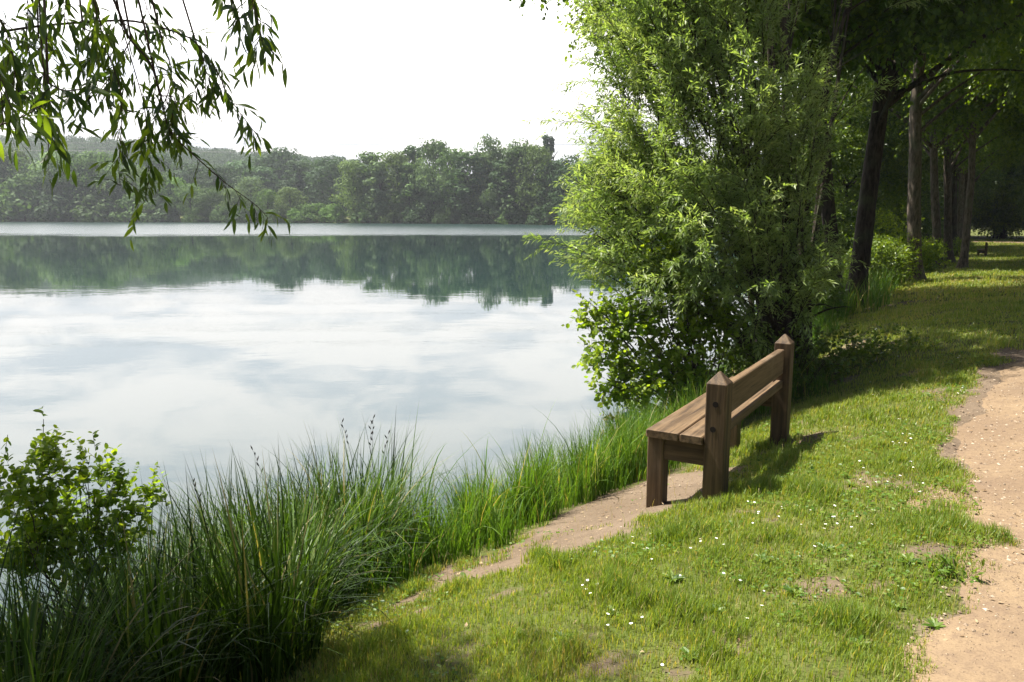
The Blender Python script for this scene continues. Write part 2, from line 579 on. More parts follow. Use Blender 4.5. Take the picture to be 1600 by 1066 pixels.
mGrass = leaf_mat('lawn_blades', [(0, (.070, .125, .014)), (.4, (.145, .222, .034)), (.7, (.235, .295, .062)), (1, (.36, .31, .13))], .42, .42, (1.7, 1.5, .5))
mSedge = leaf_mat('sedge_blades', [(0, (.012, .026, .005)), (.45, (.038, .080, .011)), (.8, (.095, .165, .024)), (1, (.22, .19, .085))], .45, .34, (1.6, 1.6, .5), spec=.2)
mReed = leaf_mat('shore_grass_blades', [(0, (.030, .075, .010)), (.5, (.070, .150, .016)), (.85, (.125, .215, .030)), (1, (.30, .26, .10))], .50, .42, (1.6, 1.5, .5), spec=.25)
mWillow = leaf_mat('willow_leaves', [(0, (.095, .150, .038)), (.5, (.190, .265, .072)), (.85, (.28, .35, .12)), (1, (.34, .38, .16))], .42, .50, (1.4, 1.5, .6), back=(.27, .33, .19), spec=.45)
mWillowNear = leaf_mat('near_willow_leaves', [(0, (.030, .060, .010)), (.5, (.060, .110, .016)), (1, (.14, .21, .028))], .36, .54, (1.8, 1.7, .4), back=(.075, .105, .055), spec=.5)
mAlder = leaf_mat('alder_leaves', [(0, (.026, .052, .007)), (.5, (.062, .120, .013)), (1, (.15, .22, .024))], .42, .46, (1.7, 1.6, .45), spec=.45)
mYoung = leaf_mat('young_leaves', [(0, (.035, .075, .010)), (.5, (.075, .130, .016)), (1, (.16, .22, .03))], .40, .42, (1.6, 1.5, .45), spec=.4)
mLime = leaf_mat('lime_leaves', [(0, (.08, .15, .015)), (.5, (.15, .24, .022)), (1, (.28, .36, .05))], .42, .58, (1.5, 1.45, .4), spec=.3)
mRusty = leaf_mat('rusty_leaves', [(0, (.06, .055, .02)), (.5, (.10, .085, .035)), (1, (.15, .13, .05))], .45, .3)
mFar = leaf_mat('far_foliage', [(0, (.043, .068, .027)), (.5, (.072, .110, .042)), (1, (.11, .155, .065))], .7, .30, (1.3, 1.3, .7), objcol=True, spec=.15)
mClover = leaf_mat('clover_leaves', [(0, (.05, .11, .012)), (.5, (.09, .17, .018)), (1, (.16, .22, .03))], .45, .42, (1.6, 1.5, .5))
mBark = bark_mat('alder_bark', (.018, .013, .010), (.062, .047, .036), moss=(.07, .08, .04))
mBarkPale = bark_mat('pale_bark', (.055, .043, .033), (.17, .135, .105), moss=(.10, .11, .07))
mTwig = plain_mat('twig_bark', (.055, .035, .022), .75)
mTwigGreen = plain_mat('green_stem', (.075, .10, .03), .6)
mPetal = plain_mat('white_petals', (.80, .80, .78), .6)
mYolk = plain_mat('yellow_eye', (.75, .50, .03), .7)
mDry = leaf_mat('dry_litter', [(0, (.10, .06, .03)), (.5, (.20, .13, .07)), (1, (.36, .27, .16))], .8, .1)
mSeed = plain_mat('dark_seed_spike', (.030, .020, .014), .7)
mWire = plain_mat('cable_metal', (.10, .10, .11), .6)
mStone = leaf_mat('gravel_stone', [(0, (.12, .08, .055)), (.5, (.24, .18, .12)), (1, (.42, .34, .25))], .85, 0.0)

# leaf templates: (x along, y across, z out) in unit length/width
T_DIA = (np.array([(0, 0, 0), (.42, -.5, .02), (1, 0, -.10), (.42, .5, .02)], float), [[[0, 1, 2, 3]]])
T_HEX = (np.array([(0, 0, 0), (.28, -.44, .05), (.72, -.42, .02), (1, 0, -.08), (.72, .42, .02), (.28, .44, .05)], float), [[[0, 1, 2, 3], [0, 3, 4, 5]]])
_m = [(0, 0, 0), (.22, 0, -.01), (.5, 0, -.06), (.78, 0, -.15), (1, 0, -.26)]
T_LANCE = (np.array(_m + [(.22, -.36, .02), (.5, -.5, -.03), (.78, -.32, -.13), (.22, .36, .02), (.5, .5, -.03), (.78, .32, -.13)], float),
           [[[1, 5, 6, 2], [2, 6, 7, 3], [8, 1, 2, 9], [9, 2, 3, 10]], [[0, 5, 1], [0, 1, 8], [3, 7, 4], [10, 3, 4]]])
T_ROUND = (np.array([(0, 0, 0), (.12, 0, 0), (.5, 0, -.03), (.85, 0, -.07), (1, 0, -.12), (.20, -.36, .05), (.5, -.5, .04), (.82, -.34, -.02),
                     (.20, .36, .05), (.5, .5, .04), (.82, .34, -.02)], float),
           [[[1, 5, 6, 2], [2, 6, 7, 3], [8, 1, 2, 9], [9, 2, 3, 10]], [[0, 5, 1], [0, 1, 8], [3, 7, 4], [10, 3, 4]]])


def gz(x, y):
    return (x, y, float(height(x, y)))


def rnd_dir(n, rg):
    v = rg.normal(size=(n, 3))
    return nrm(v)


def sprays(mb, P0, D, L, droop, m, tmpl, ll, lw, tint, rg, twig=None, spread=.85, ldroop=.35, tj=.18, trad=.003):
    """leafy twigs. P0,D (N,3); L,droop,tint (N,); m leaves a twig"""
    N = len(P0)
    s = (np.arange(m) + .6) / m
    s = s[None] + (rg.rand(N, m) - .5) * .6 / m
    pos = P0[:, None] + D[:, None] * (L[:, None] * s)[..., None]
    pos[..., 2] -= (droop * L)[:, None] * s ** 2
    tan = D[:, None] * np.ones((N, m, 1))
    tan[..., 2] -= 2 * droop[:, None] * s
    tan = nrm(tan)
    sd = nrm(np.cross(tan, rnd_dir(N * m, rg).reshape(N, m, 3)))
    ld = tan * .75 + sd * spread
    ld[..., 2] -= ldroop
    n = rnd_dir(N * m, rg).reshape(N, m, 3) * .75
    n[..., 2] += .9
    sz = (.65 + .6 * rg.rand(N, m)) * (1 - .25 * s)
    tt = np.clip(tint[:, None] + (rg.rand(N, m) - .5) * 2 * tj + .12 * s, 0, 1)
    mb.scatter(tmpl, pos.reshape(-1, 3), ld.reshape(-1, 3), n.reshape(-1, 3), (ll * sz).ravel(), (lw * sz).ravel(), tt.ravel())
    if twig is not None:
        q = np.linspace(0, 1, 4)[None]
        TP = P0[:, None] + D[:, None] * (L[:, None] * q)[..., None]
        TP[..., 2] -= (droop * L)[:, None] * q ** 2
        twig.tubes3(TP, trad * (1.1 - q) * np.ones((N, 1)))


def in_blobs(blobs, n, rg, shell=.55):
    """points in a union of ellipsoids, outward directions, and relative depth"""
    vol = np.array([b[3] * b[4] * b[5] for b in blobs]) ** .75
    k = rg.choice(len(blobs), n, p=vol / vol.sum())
    B = np.array(blobs)[k]
    d = rnd_dir(n, rg)
    r = (shell + (1 - shell) * rg.rand(n)) ** .8
    r = np.where(rg.rand(n) < .25, rg.rand(n) ** .5, r)
    p = B[:, :3] + d * B[:, 3:6] * r[:, None]
    return p, nrm(d / B[:, 3:6]), r, k


def bez(a, b, c, n):
    t = np.linspace(0, 1, n)[:, None]
    return (1 - t) ** 2 * a + 2 * t * (1 - t) * b + t * t * c


# ------------------------------------------------------------------ setting: ground, lake, path
gx = np.unique(np.concatenate([np.linspace(-900, -260, 40), np.arange(-260, -20, 6.), np.arange(-20, -5, .6), np.arange(-5, 8.5, .075), np.arange(8.5, 20, .35), np.arange(20, 60, .9), np.arange(60, 260, 8.), np.linspace(260, 900, 24)]))
gy = np.unique(np.concatenate([np.arange(-60, -6, 4.), np.arange(-6, 1.5, .4), np.arange(1.5, 12, .075), np.arange(12, 26, .3), np.arange(26, 90, .9), np.arange(90, 180, 5.), np.arange(180, 310, 2.5), np.arange(310, 700, 12.), np.linspace(700, 1300, 26)]))
X, Y = np.meshgrid(gx, gy)
Z = height(X, Y)
Bm = bare(X, Y)
Bm = np.where(Y > 60, np.where(path_in(X, Y) > 0, Bm, 0), np.maximum(Bm, sstep(1.2, .4, shore_d(X, Y)) * .9))
Z = Z - .05 * sstep(.05, .5, path_in(X, Y))
ny, nx = X.shape
ii = (np.arange(ny - 1)[:, None] * nx + np.arange(nx - 1)[None]).ravel()
mb = MB()
mb.add(np.stack([X, Y, Z], -1).reshape(-1, 3), [np.stack([ii, ii + 1, ii + nx + 1, ii + nx], -1)], Bm.ravel())
tag(mb.build('ground', mGround, smooth=True), kind='structure')

mb = MB()
mb.add([(-460, -60, 0), (110, -60, 0), (110, 330, 0), (-460, 330, 0)], [[[0, 1, 2, 3]]])
tag(mb.build('lake_water', mWater), kind='structure')

# path strip with a ragged edge
def densify(P, step):
    out = []
    for a, b in zip(P[:-1], P[1:]):
        n = max(1, int(np.linalg.norm(b - a) / step(a)))
        out += [a + (b - a) * i / n for i in range(n)]
    return np.array(out + [P[-1]])
cc = densify(PATH_C, lambda a: .07 if 0 < a[1] < 12 else .5)
for _ in range(3):
    cc[1:-1] = (cc[:-2] + 2 * cc[1:-1] + cc[2:]) / 4
ct = nrm(np.gradient(cc, axis=0)); cn = np.stack([-ct[:, 1], ct[:, 0]], -1)
K = 34
cr = np.linspace(-1, 1, K)
wl = 1.55 + (fbm(cc[:, 0], cc[:, 1], .9, 11) - .5) * .9 + (rs.rand(len(cc)) - .5) * .05
off = cr[None] * wl[:, None]
PX = cc[:, None, 0] + cn[:, None, 0] * off
PY = cc[:, None, 1] + cn[:, None, 1] * off
PZh = height(PX, PY) + .006 - .022 * (np.abs(cr[None]) > .985)
mb = MB()
i0 = (np.arange(len(cc) - 1)[:, None] * K + np.arange(K - 1)[None]).ravel()
mb.add(np.stack([PX, PY, PZh], -1).reshape(-1, 3), [np.stack([i0, i0 + K, i0 + K + 1, i0 + 1], -1)[:, ::-1]])
tag(mb.build('path', mPath, smooth=True), kind='structure')

# ------------------------------------------------------------------ benches
def prism(mb, cx, cy, w, d, z0, z1, cap=0.0, bev=.008):
    """square post with softened edges and a pyramid top"""
    def ring(ww, dd, z):
        x, y, b = ww / 2, dd / 2, min(bev, ww / 4)
        return [(cx - x + b, cy - y, z), (cx + x - b, cy - y, z), (cx + x, cy - y + b, z), (cx + x, cy + y - b, z),
                (cx + x - b, cy + y, z), (cx - x + b, cy + y, z), (cx - x, cy + y - b, z), (cx - x, cy - y + b, z)]
    rings = [ring(w, d, z0), ring(w, d, z1 - .004)]
    if cap:
        rings += [ring(w - .004, d - .004, z1), ring(.016, .016, z1 + cap)]
    else:
        rings += [ring(w - 2 * bev, d - 2 * bev, z1)]
    v = [p for r in rings for p in r]
    q = [[8 * k + i, 8 * k + (i + 1) % 8, 8 * k + 8 + (i + 1) % 8, 8 * k + 8 + i] for k in range(len(rings) - 1) for i in range(8)]
    n = len(rings) - 1
    mb.add(v, [q, [list(range(7, -1, -1))], [[8 * n + i for i in range(8)]]])


def plank(mb, x0, x1, yc, zc, ty, tz, tilt=0.0, bev=.007):
    """board along x; cross-section ty by tz turned by tilt about x"""
    a, b = ty / 2, tz / 2
    sec = [(-a + bev, -b), (a - bev, -b), (a, -b + bev), (a, b - bev), (a - bev, b), (-a + bev, b), (-a, b - bev), (-a, -b + bev)]
    c, s = math.cos(tilt), math.sin(tilt)
    xs = [x0, x0 + bev, x1 - bev, x1]
    v = []
    for k, x in enumerate(xs):
        f = .93 if k in (0, 3) else 1
        for y, z in sec:
            v.append((x, yc + (y * c - z * s) * f, zc + (y * s + z * c) * f))
    q = [[8 * k + i, 8 * k + 8 + i, 8 * k + 8 + (i + 1) % 8, 8 * k + (i + 1) % 8] for k in range(3) for i in range(8)]
    mb.add(v, [q, [list(range(8))], [[24 + i for i in range(7, -1, -1)]]])


LB = 2.02                                    # spacing of the end frames
def make_bench():
    root = thing('wooden_bench', 'large weathered brown bench with pyramid-topped posts facing the lake', 'bench', group='wooden benches by the lake')
    for x in (0, LB):
        m = MB(); prism(m, x, 0, .155, .145, -.25, .83, .075)
        leg = m.build('rear_post', mWoodZ, root)
        sgn = -1 if x == 0 else 1
        for zz, yy in ((.685, .0), (.505, .012)):
            m = MB(); xx = x + sgn * .078
            th = np.arange(14) * 2 * np.pi / 14
            for r_, dx in ((.021, .0012),):
                v = np.stack([np.full(14, xx + sgn * dx), yy + r_ * np.cos(th), zz + r_ * np.sin(th)], -1)
                v2 = v.copy(); v2[:, 0] = xx - sgn * .01
                q = [[i, (i + 1) % 14, 14 + (i + 1) % 14, 14 + i] for i in range(14)]
                m.add(np.concatenate([v, v2]), [q, [list(range(14))]])
            m.build('bolt_hole', mHole, leg)
        m = MB(); prism(m, x, .435, .135, .12, -.40, .385)
        m.build('front_leg', mWoodZ, root)
        m = MB(); m.box((x, .2235, .303), (.085, .300, .16)); 
        m.build('cross_rail', mWoodY, root)
    for yc, wd in ((.161, .165), (.375, .245)):
        m = MB(); plank(m, -.10, LB + .10, yc, .416, wd, .058)
        m.build('seat_board', mWoodX, root)
    m = MB(); plank(m, -.075 + .155, LB - .08, .012, .665, .062, .225)
    m.build('backrest_board', mWoodX, root)
    m = MB(); plank(m, -.075 + .155, LB - .08, .012, .455, .062, .07)
    m.build('lower_back_rail', mWoodX, root)
    return root


bench = make_bench()
ang = math.atan2(7.19 - 5.44, 2.5 - 1.45)
bench.location = (1.45, 5.44, 1.0)
bench.rotation_euler = (0, 0, ang)


def copy_tree(o, parent=None):
    c = o.copy()
    COL.objects.link(c)
    c.parent = parent
    if parent is not None:
        c.matrix_parent_inverse = o.matrix_parent_inverse
    for ch in list(o.children):
        copy_tree(ch, c)
    return c


b2 = copy_tree(bench)
pb = on_ground(1540, 401)
b2.location = (pb.x, pb.y, float(height(pb.x, pb.y)) - .02)
b2.rotation_euler = (0, 0, R(60))
b2.scale = (.8, .9, .9)
b2['label'] = 'small distant bench at the far end of the lawn beside the curving path'

# ------------------------------------------------------------------ lawn
def frustum(x, y, z=1.0, mx=120, my=60):
    u, v, dep = uv_of(np.stack([x, y, np.full_like(x, z)], -1))
    return (dep > .5) & (u > -mx) & (u < 1600 + mx) & (v < 1066 + my)


def bench_clear(x, y):
    c, s = math.cos(-ang), math.sin(-ang)
    return None


lawn = MB(); clover = MB()
for (y0, y1, x0, x1, per, hh, ww, segs) in ((1.2, 4.2, -1.8, 3.4, 12000, .050, .0048, 2), (4.2, 6.5, -1.5, 5, 7500, .052, .0058, 2), (6.5, 10, -.5, 7.5, 3300, .055, .0085, 2),
                                            (10, 18, 2.5, 13, 900, .06, .013, 2), (18, 34, 7, 25, 260, .075, .024, 2), (34, 76, 14, 55, 60, .09, .055, 1)):
    n = int(per * (y1 - y0) * (x1 - x0))
    x = x0 + rs.rand(n) * (x1 - x0); y = y0 + rs.rand(n) * (y1 - y0)
    d = shore_d(x, y)
    k = frustum(x, y, my=700) & (d > 1.15 + .3 * fbm(x, y, .5, 9)) & (path_in(x, y) < .12)
    x, y, d = x[k], y[k], d[k]
    b = bare(x, y)
    clump = fbm(x, y, .28, 40)
    keep = rs.rand(len(x)) < np.clip(1.08 - b * 1.12, .0, 1) * (.45 + .9 * sstep(.3, .6, clump))
    x, y, b, clump = x[keep], y[keep], b[keep], clump[keep]
    z = height(x, y)
    big = fbm(x, y, 1.7, 41)
    h = hh * (.5 + rs.rand(len(x)) * .7 + 1.5 * sstep(.55, .8, clump)) * (1 - .45 * b)
    tint = .25 + .38 * big + .22 * rs.rand(len(x)) + .18 * b + .1 * sstep(4, 9, y) - .18 * sstep(.55, .8, clump)
    dry = rs.rand(len(x)) < (.08 + .22 * sstep(.5, .75, big))
    tint = np.where(dry, .85 + .3 * rs.rand(len(x)), tint)
    lawn.blades(np.stack([x, y, z - .004], -1), h, ww * (.6 + .8 * rs.rand(len(x))), rs.rand(len(x)) * 6.283, .15 + 1.0 * rs.rand(len(x)) ** 1.2, tint, segs)
for (y0, y1, x0, x1, per, sz) in ((1.2, 4.2, -1.8, 3.4, 1500, .017), (4.2, 8, -1, 5.5, 900, .022), (8, 14, 2.5, 9, 260, .034)):
    n = int(per * (y1 - y0) * (x1 - x0))
    x = x0 + rs.rand(n) * (x1 - x0); y = y0 + rs.rand(n) * (y1 - y0)
    pt = sstep(.42, .62, fbm(x, y, .7, 50))
    k = frustum(x, y, my=700) & (shore_d(x, y) > 1.4) & (path_in(x, y) < .03) & (rs.rand(n) < pt * (1.05 - bare(x, y)))
    x, y = x[k], y[k]
    z = height(x, y) + .012 + .03 * rs.rand(len(x))
    dr = rnd_dir(len(x), rs); dr[:, 2] = .1
    nn = rnd_dir(len(x), rs) * .5; nn[:, 2] += 1
    s_ = sz * (.5 + .9 * rs.rand(len(x)))
    clover.scatter(T_HEX, np.stack([x, y, z], -1), dr, nn, s_, s_ * .9, rs.rand(len(x)))
n = 2600
x = -1.5 + rs.rand(n) * 8; y = 1.6 + rs.rand(n) * 9
k = frustum(x, y, my=500) & (shore_d(x, y) > 1.2) & (path_in(x, y) < .05)
x, y = x[k], y[k]
lawn.blades(np.stack([x, y, height(x, y)], -1), .07 + .09 * rs.rand(len(x)), np.full(len(x), .0028), rs.rand(len(x)) * 6.28, .3 + 1.2 * rs.rand(len(x)), .85 + .3 * rs.rand(len(x)), 3)
tag(lawn.build('lawn_grass', mGrass), 'short sunlit turf covering the bank between path and lake', 'grass', kind='stuff')
tag(clover.build('clover', mClover), 'small rounded clover leaves scattered through the lawn', 'clover', kind='stuff')

# litter and gravel on earth
lit = MB(); n = 15000
x = -1.5 + rs.rand(n) * 8; y = 2 + rs.rand(n) * 9
k = frustum(x, y) & (shore_d(x, y) > 1.0) & (rs.rand(n) < .12 + .5 * bare(x, y) - .3 * (path_in(x, y) > .3))
x, y = x[k], y[k]
dr = rnd_dir(len(x), rs); dr[:, 2] *= .15
nn = rnd_dir(len(x), rs) * .35; nn[:, 2] += 1
L_ = .012 + .03 * rs.rand(len(x)) ** 2
lit.scatter(T_DIA, np.stack([x, y, height(x, y) + .010], -1), dr, nn, L_, L_ * (.12 + .5 * rs.rand(len(x))), rs.rand(len(x)))
tag(lit.build('leaf_litter', mDry), 'dry leaf and twig scraps strewn on the earth and turf', 'leaf litter', kind='stuff')

grv = MB(); n = 34000
x = .8 + rs.rand(n) * 7; y = 1.9 + rs.rand(n) ** 1.3 * 9
k = frustum(x, y) & (((path_in(x, y) > -.05)) | ((bare(x, y) > .8) & (rs.rand(n) < .12)))
x, y = x[k], y[k]
N = len(x); r_ = .003 + .010 * rs.rand(N) ** 4
oc = np.array([(1, 0, 0), (0, 1, 0), (-1, 0, 0), (0, -1, 0), (0, 0, 1), (0, 0, -1)], float)
ov = oc[None] * (.6 + .8 * rs.rand(N, 6, 1)) * r_[:, None, None] * np.array([1, 1, .6])
a_ = rs.rand(N) * 6.28
rot = np.stack([ov[..., 0] * np.cos(a_)[:, None] - ov[..., 1] * np.sin(a_)[:, None], ov[..., 0] * np.sin(a_)[:, None] + ov[..., 1] * np.cos(a_)[:, None], ov[..., 2]], -1)
v = rot + np.stack([x, y, height(x, y) + .007], -1)[:, None]
of = [[0, 1, 4], [1, 2, 4], [2, 3, 4], [3, 0, 4], [1, 0, 5], [2, 1, 5], [3, 2, 5], [0, 3, 5]]
grv.add(v.reshape(-1, 3), [((np.arange(N) * 6)[:, None, None] + np.array(of)[None]).reshape(-1, 3)], np.repeat(rs.rand(N), 6))
tag(grv.build('gravel', mStone), 'loose small stones on the sandy path', 'gravel', kind='stuff')

def rosette_mesh(seed):
    rg = np.random.RandomState(seed)
    m = MB(); k = 13
    a = np.arange(k) * 2.4 + rg.rand(k) * .4
    d = np.stack([np.cos(a), np.sin(a), .25 + .35 * rg.rand(k)], -1)
    m.scatter(T_ROUND, np.repeat([[0, 0, .004]], k, 0), d, np.repeat([[0, 0, 1.]], k, 0) + rnd_dir(k, rg) * .2, .06 + .05 * rg.rand(k), .022 + .012 * rg.rand(k), rg.rand(k))
    return m.mesh('plantain', mClover)
RM = [rosette_mesh(i) for i in range(3)]
for i, (u, v) in enumerate(((1120, 960), (1240, 930), (1400, 950), (1340, 1010), (1050, 910), (960, 960), (1290, 860), (1420, 880), (1190, 880), (1080, 1030), (880, 1000), (1330, 760), (1250, 790), (1450, 740), (1380, 700), (1460, 985))):
    g = on_ground(u, v)
    o = link(bpy.data.objects.new('plantain', RM[i % 3]))
    o.location = (g.x, g.y, float(height(g.x, g.y)))
    s = .4 + .4 * rs.rand(); o.scale = (s, s, s); o.rotation_euler = (0, 0, rs.rand() * 6)
    tag(o, 'flat rosette of broad green weed leaves in the turf', 'weed', 'broad-leaved weeds in the lawn')

# daisies
def daisy_mesh():
    m = MB()
    m.tube([(0, 0, 0), (.003, .002, .03), (.0, .004, .055)], [.0012, .001, .001], 4, caps=False)
    k = 11
    a = np.arange(k) * 2 * np.pi / k
    d = np.stack([np.cos(a), np.sin(a), .15 + 0 * a], -1)
    m.scatter(T_DIA, np.repeat([[0, .004, .056]], k, 0), d, np.repeat([[0, 0, 1.]], k, 0), np.full(k, .0135), np.full(k, .008), np.full(k, .5))
    nb = sum(len(f) for f in m.f)
    m.add(np.array([(.0034 * math.cos(q), .004 + .0034 * math.sin(q), .0585) for q in np.arange(6) * 1.047] + [(0, .004, .0605)]), [[[i, (i + 1) % 6, 6] for i in range(6)]])
    me = m.mesh('daisy', mPetal)
    me.materials.append(mYolk); me.materials.append(mTwigGreen)
    for i, pl in enumerate(me.polygons):
        if i >= nb: pl.material_index = 1
        elif i < 8: pl.material_index = 2
    return me
dm = daisy_mesh()
spots = []
for cu, cv, su, sv, n in ((930, 930, 25, 20, 10), (1010, 860, 45, 15, 12), (1090, 850, 30, 15, 8), (1190, 800, 45, 22, 14), (1300, 820, 50, 18, 16), (1370, 760, 40, 25, 12),
                          (1420, 690, 25, 12, 14), (1400, 745, 40, 15, 10), (1500, 620, 12, 8, 10), (1440, 600, 14, 5, 9), (1490, 565, 16, 6, 8), (1545, 528, 18, 5, 8),
                          (1340, 640, 60, 40, 10), (1120, 900, 120, 60, 14), (980, 990, 120, 50, 8), (1450, 800, 25, 30, 8), (1360, 560, 60, 20, 8), (1150, 1000, 150, 40, 5)):
    for _ in range(int(n * .7)):
        spots.append((cu + rs.normal() * su * .6, cv + rs.normal() * sv * .6))
first = None
for u, v in spots:
    if v > 1060 or u > 1595:
        continue
    g = on_ground(u, v)
    if path_in(g.x, g.y) > .1:
        continue
    o = bpy.data.objects.new('daisy', dm)
    link(o)
    s = .36 + .26 * rs.rand() + .022 * g.y
    o.location = (g.x, g.y, float(height(g.x, g.y)))
    o.scale = (s, s, s)
    o.rotation_euler = ((rs.rand() - .5) * .5, (rs.rand() - .5) * .5, rs.rand() * 6)
    tag(o, 'small white daisy in bloom among the short turf', 'daisy', 'white daisies scattered over the lawn')

# ------------------------------------------------------------------ tall sedge and shore grass
def sedge_tussock_mb(rg, n, hgt, wd, arch, rad):
    m = MB()
    a = rg.rand(n) * 6.283
    r = rad * np.sqrt(rg.rand(n))
    pos = np.stack([np.cos(a) * r, np.sin(a) * r, np.zeros(n) - .03], -1)
    lean = a + (rg.rand(n) - .5) * 2.6
    m.blades(pos, hgt * (.45 + .6 * rg.rand(n)), wd * (.6 + .7 * rg.rand(n)), lean, arch * (.08 + 1.0 * rg.rand(n) ** 1.4), rg.rand(n) * .8 + .9 * (rg.rand(n) < .05), 7, twist=.9)
    return m


TP = []
for k in range(4):
    rg = np.random.RandomState(100 + k)
    TP.append(sedge_tussock_mb(rg, 400, 1.25, .0145, 1.3 + .12 * k, .24).mesh('sedge_tussock', mSedge))
G = 'tall dark sedge tussocks along the water edge'
TUSS = [  # x, y, label
    (-2.55, 4.35, 'sedge tussock standing in the water behind the leafy lower left bush'),
    (-2.35, 4.95, 'sedge tussock at the water line just right of the leafy lower left bush'),
    (-2.05, 5.35, 'grey-green sedge tussock against the lake, second right of the leafy bush'),
    (-1.68, 5.65, 'grey-green sedge tussock against the lake, third right of the leafy bush'),
    (-1.38, 5.75, 'sedge tussock at the water line touching the left of the tall seed-spiked one'),
    (-1.12, 6.00, 'tallest upright sedge tussock with dark seed spikes standing against the lake'),
    (-2.75, 3.60, 'dark sedge tussock at the left edge of the photo under the leafy bush'),
    (-2.25, 3.75, 'dark sedge tussock in deep shade at the foot of the leafy bush'),
    (-1.90, 4.10, 'dark arching sedge tussock right of the leafy bush stems'),
    (-1.70, 4.75, 'shaded sedge tussock in the middle of the dark sedge mass'),
    (-1.30, 4.40, 'shaded sedge tussock whose pale blades bow towards the turf'),
    (-1.12, 5.10, 'sedge tussock below the tall seed-spiked one, beside the bare earth'),
    (-2.15, 3.15, 'dark sedge tussock at the lower left corner of the photo'),
    (-1.62, 3.45, 'nearly black sedge tussock at the bottom edge, left of the bowing pale blades'),
    (-1.18, 3.65, 'low sedge tussock with long blades spilling over the turf at the bottom edge'),
    (-1.95, 2.75, 'sedge tussock cut by the bottom edge of the photo, nearest the camera'),
]
for i, (x, y, lab) in enumerate(TUSS):
    zg = max(float(height(x, y)), -.05)
    u = 800 + F * x / y
    vt = np.interp(u, [-150, 0, 100, 200, 300, 400, 480, 550, 620, 700], [920, 890, 870, 830, 765, 765, 740, 690, 770, 800])
    zt = H - y * math.tan(math.atan((vt - 533) / F) + PITCH)
    s = float(np.clip((zt - zg) / 1.02, .45, 1.15))
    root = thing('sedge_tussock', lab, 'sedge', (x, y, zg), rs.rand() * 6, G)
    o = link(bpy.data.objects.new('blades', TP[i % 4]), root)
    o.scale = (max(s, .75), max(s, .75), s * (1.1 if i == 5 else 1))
    nsp = {5: 4, 2: 1, 3: 1}.get(i, 0)
    for k in range(nsp):
        m = MB(); a = rs.rand() * 6.28
        hh = s * (1.1 + .22 * rs.rand())
        P = bez(np.array([0, 0, 0.]), np.array([.05 * math.cos(a), .05 * math.sin(a), hh * .6]), np.array([.22 * math.cos(a), .22 * math.sin(a), hh]), 9)
        m.tube(P, np.linspace(.002, .001, 9), 4)
        for q in range(5):
            c = P[-1] + (P[-2] - P[-1]) * q * .32
            c2 = c + np.array([.02 * math.cos(q * 2.4), .02 * math.sin(q * 2.4), .035])
            m.tube([c, (c + c2) / 2, c2], [.0015, .0055, .001], 5)
        m.build('seed_spike', mSeed, root)

fr = MB()
def fringe(x0, x1, y0, y1, per, dlo, dhi, hh, ww, arch, tb, segs=4):
    n = int(per * (x1 - x0) * (y1 - y0))
    x = x0 + rs.rand(n) * (x1 - x0); y = y0 + rs.rand(n) * (y1 - y0)
    d = shore_d(x, y)
    cl_ = fbm(x, y, .32, 60)
    k = (d > dlo) & (d < dhi + (fbm(x, y, .6, 61) - .5) * .5) & (rs.rand(n) < .12 + sstep(.35, .62, cl_)) & frustum(x, y, .8, 250, 400) & (bare(x, y) < .6 + .0 * x)
    x, y, d, cl_ = x[k], y[k], d[k], cl_[k]
    z = np.maximum(height(x, y), -.15)
    h = hh * (.45 + .7 * rs.rand(len(x))) * (.6 + .7 * sstep(.3, .7, cl_)) * np.interp(d, [dlo, dhi - .35, dhi], [1, .95, .5])
    fr.blades(np.stack([x, y, z - .01], -1), h, ww * (.6 + .8 * rs.rand(len(x))), rs.rand(len(x)) * 6.283, arch * (.1 + rs.rand(len(x))), tb + (rs.rand(len(x)) - .3) * .45 + .5 * (rs.rand(len(x)) < .05), segs)
fringe(-3.6, 2.6, 4.6, 10.5, 3000, -.15, 1.2, .66, .010, .8, .5)
fringe(-3.6, .2, 1.8, 5.2, 1800, -.3, 1.45, .62, .009, 1.0, .36)
fringe(-3.2, 1.0, 2.6, 7.5, 90, -.1, 1.35, .95, .014, 1.9, .45, 7)
fringe(1.6, 9, 9.5, 22, 420, .2, 1.9, .60, .012, .9, .35)
fringe(6, 22, 18, 42, 130, .3, 2.6, .85, .022, .8, .45)
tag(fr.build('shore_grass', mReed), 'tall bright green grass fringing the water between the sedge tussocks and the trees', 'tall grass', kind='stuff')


# ------------------------------------------------------------------ shrubs and trees
def limbs_to(mb, origin, targets, r0, rg, bow=.25, seg=5, n=7, tint=.3, r1=.25):
    o = np.array(origin, float)
    for tpt in targets:
        d = tpt - o
        c = o + d * .5 + rg.normal(size=3) * np.linalg.norm(d) * bow * .4 + np.array([0, 0, np.linalg.norm(d) * bow])
        P = bez(o, c, tpt, n)
        P[1:-1] += rg.normal(size=(n - 2, 3)) * np.linalg.norm(d) * .012
        r = r0 * (.7 + .5 * rg.rand())
        mb.tube(P, np.linspace(r, r * r1, n), seg, tint, caps=False)


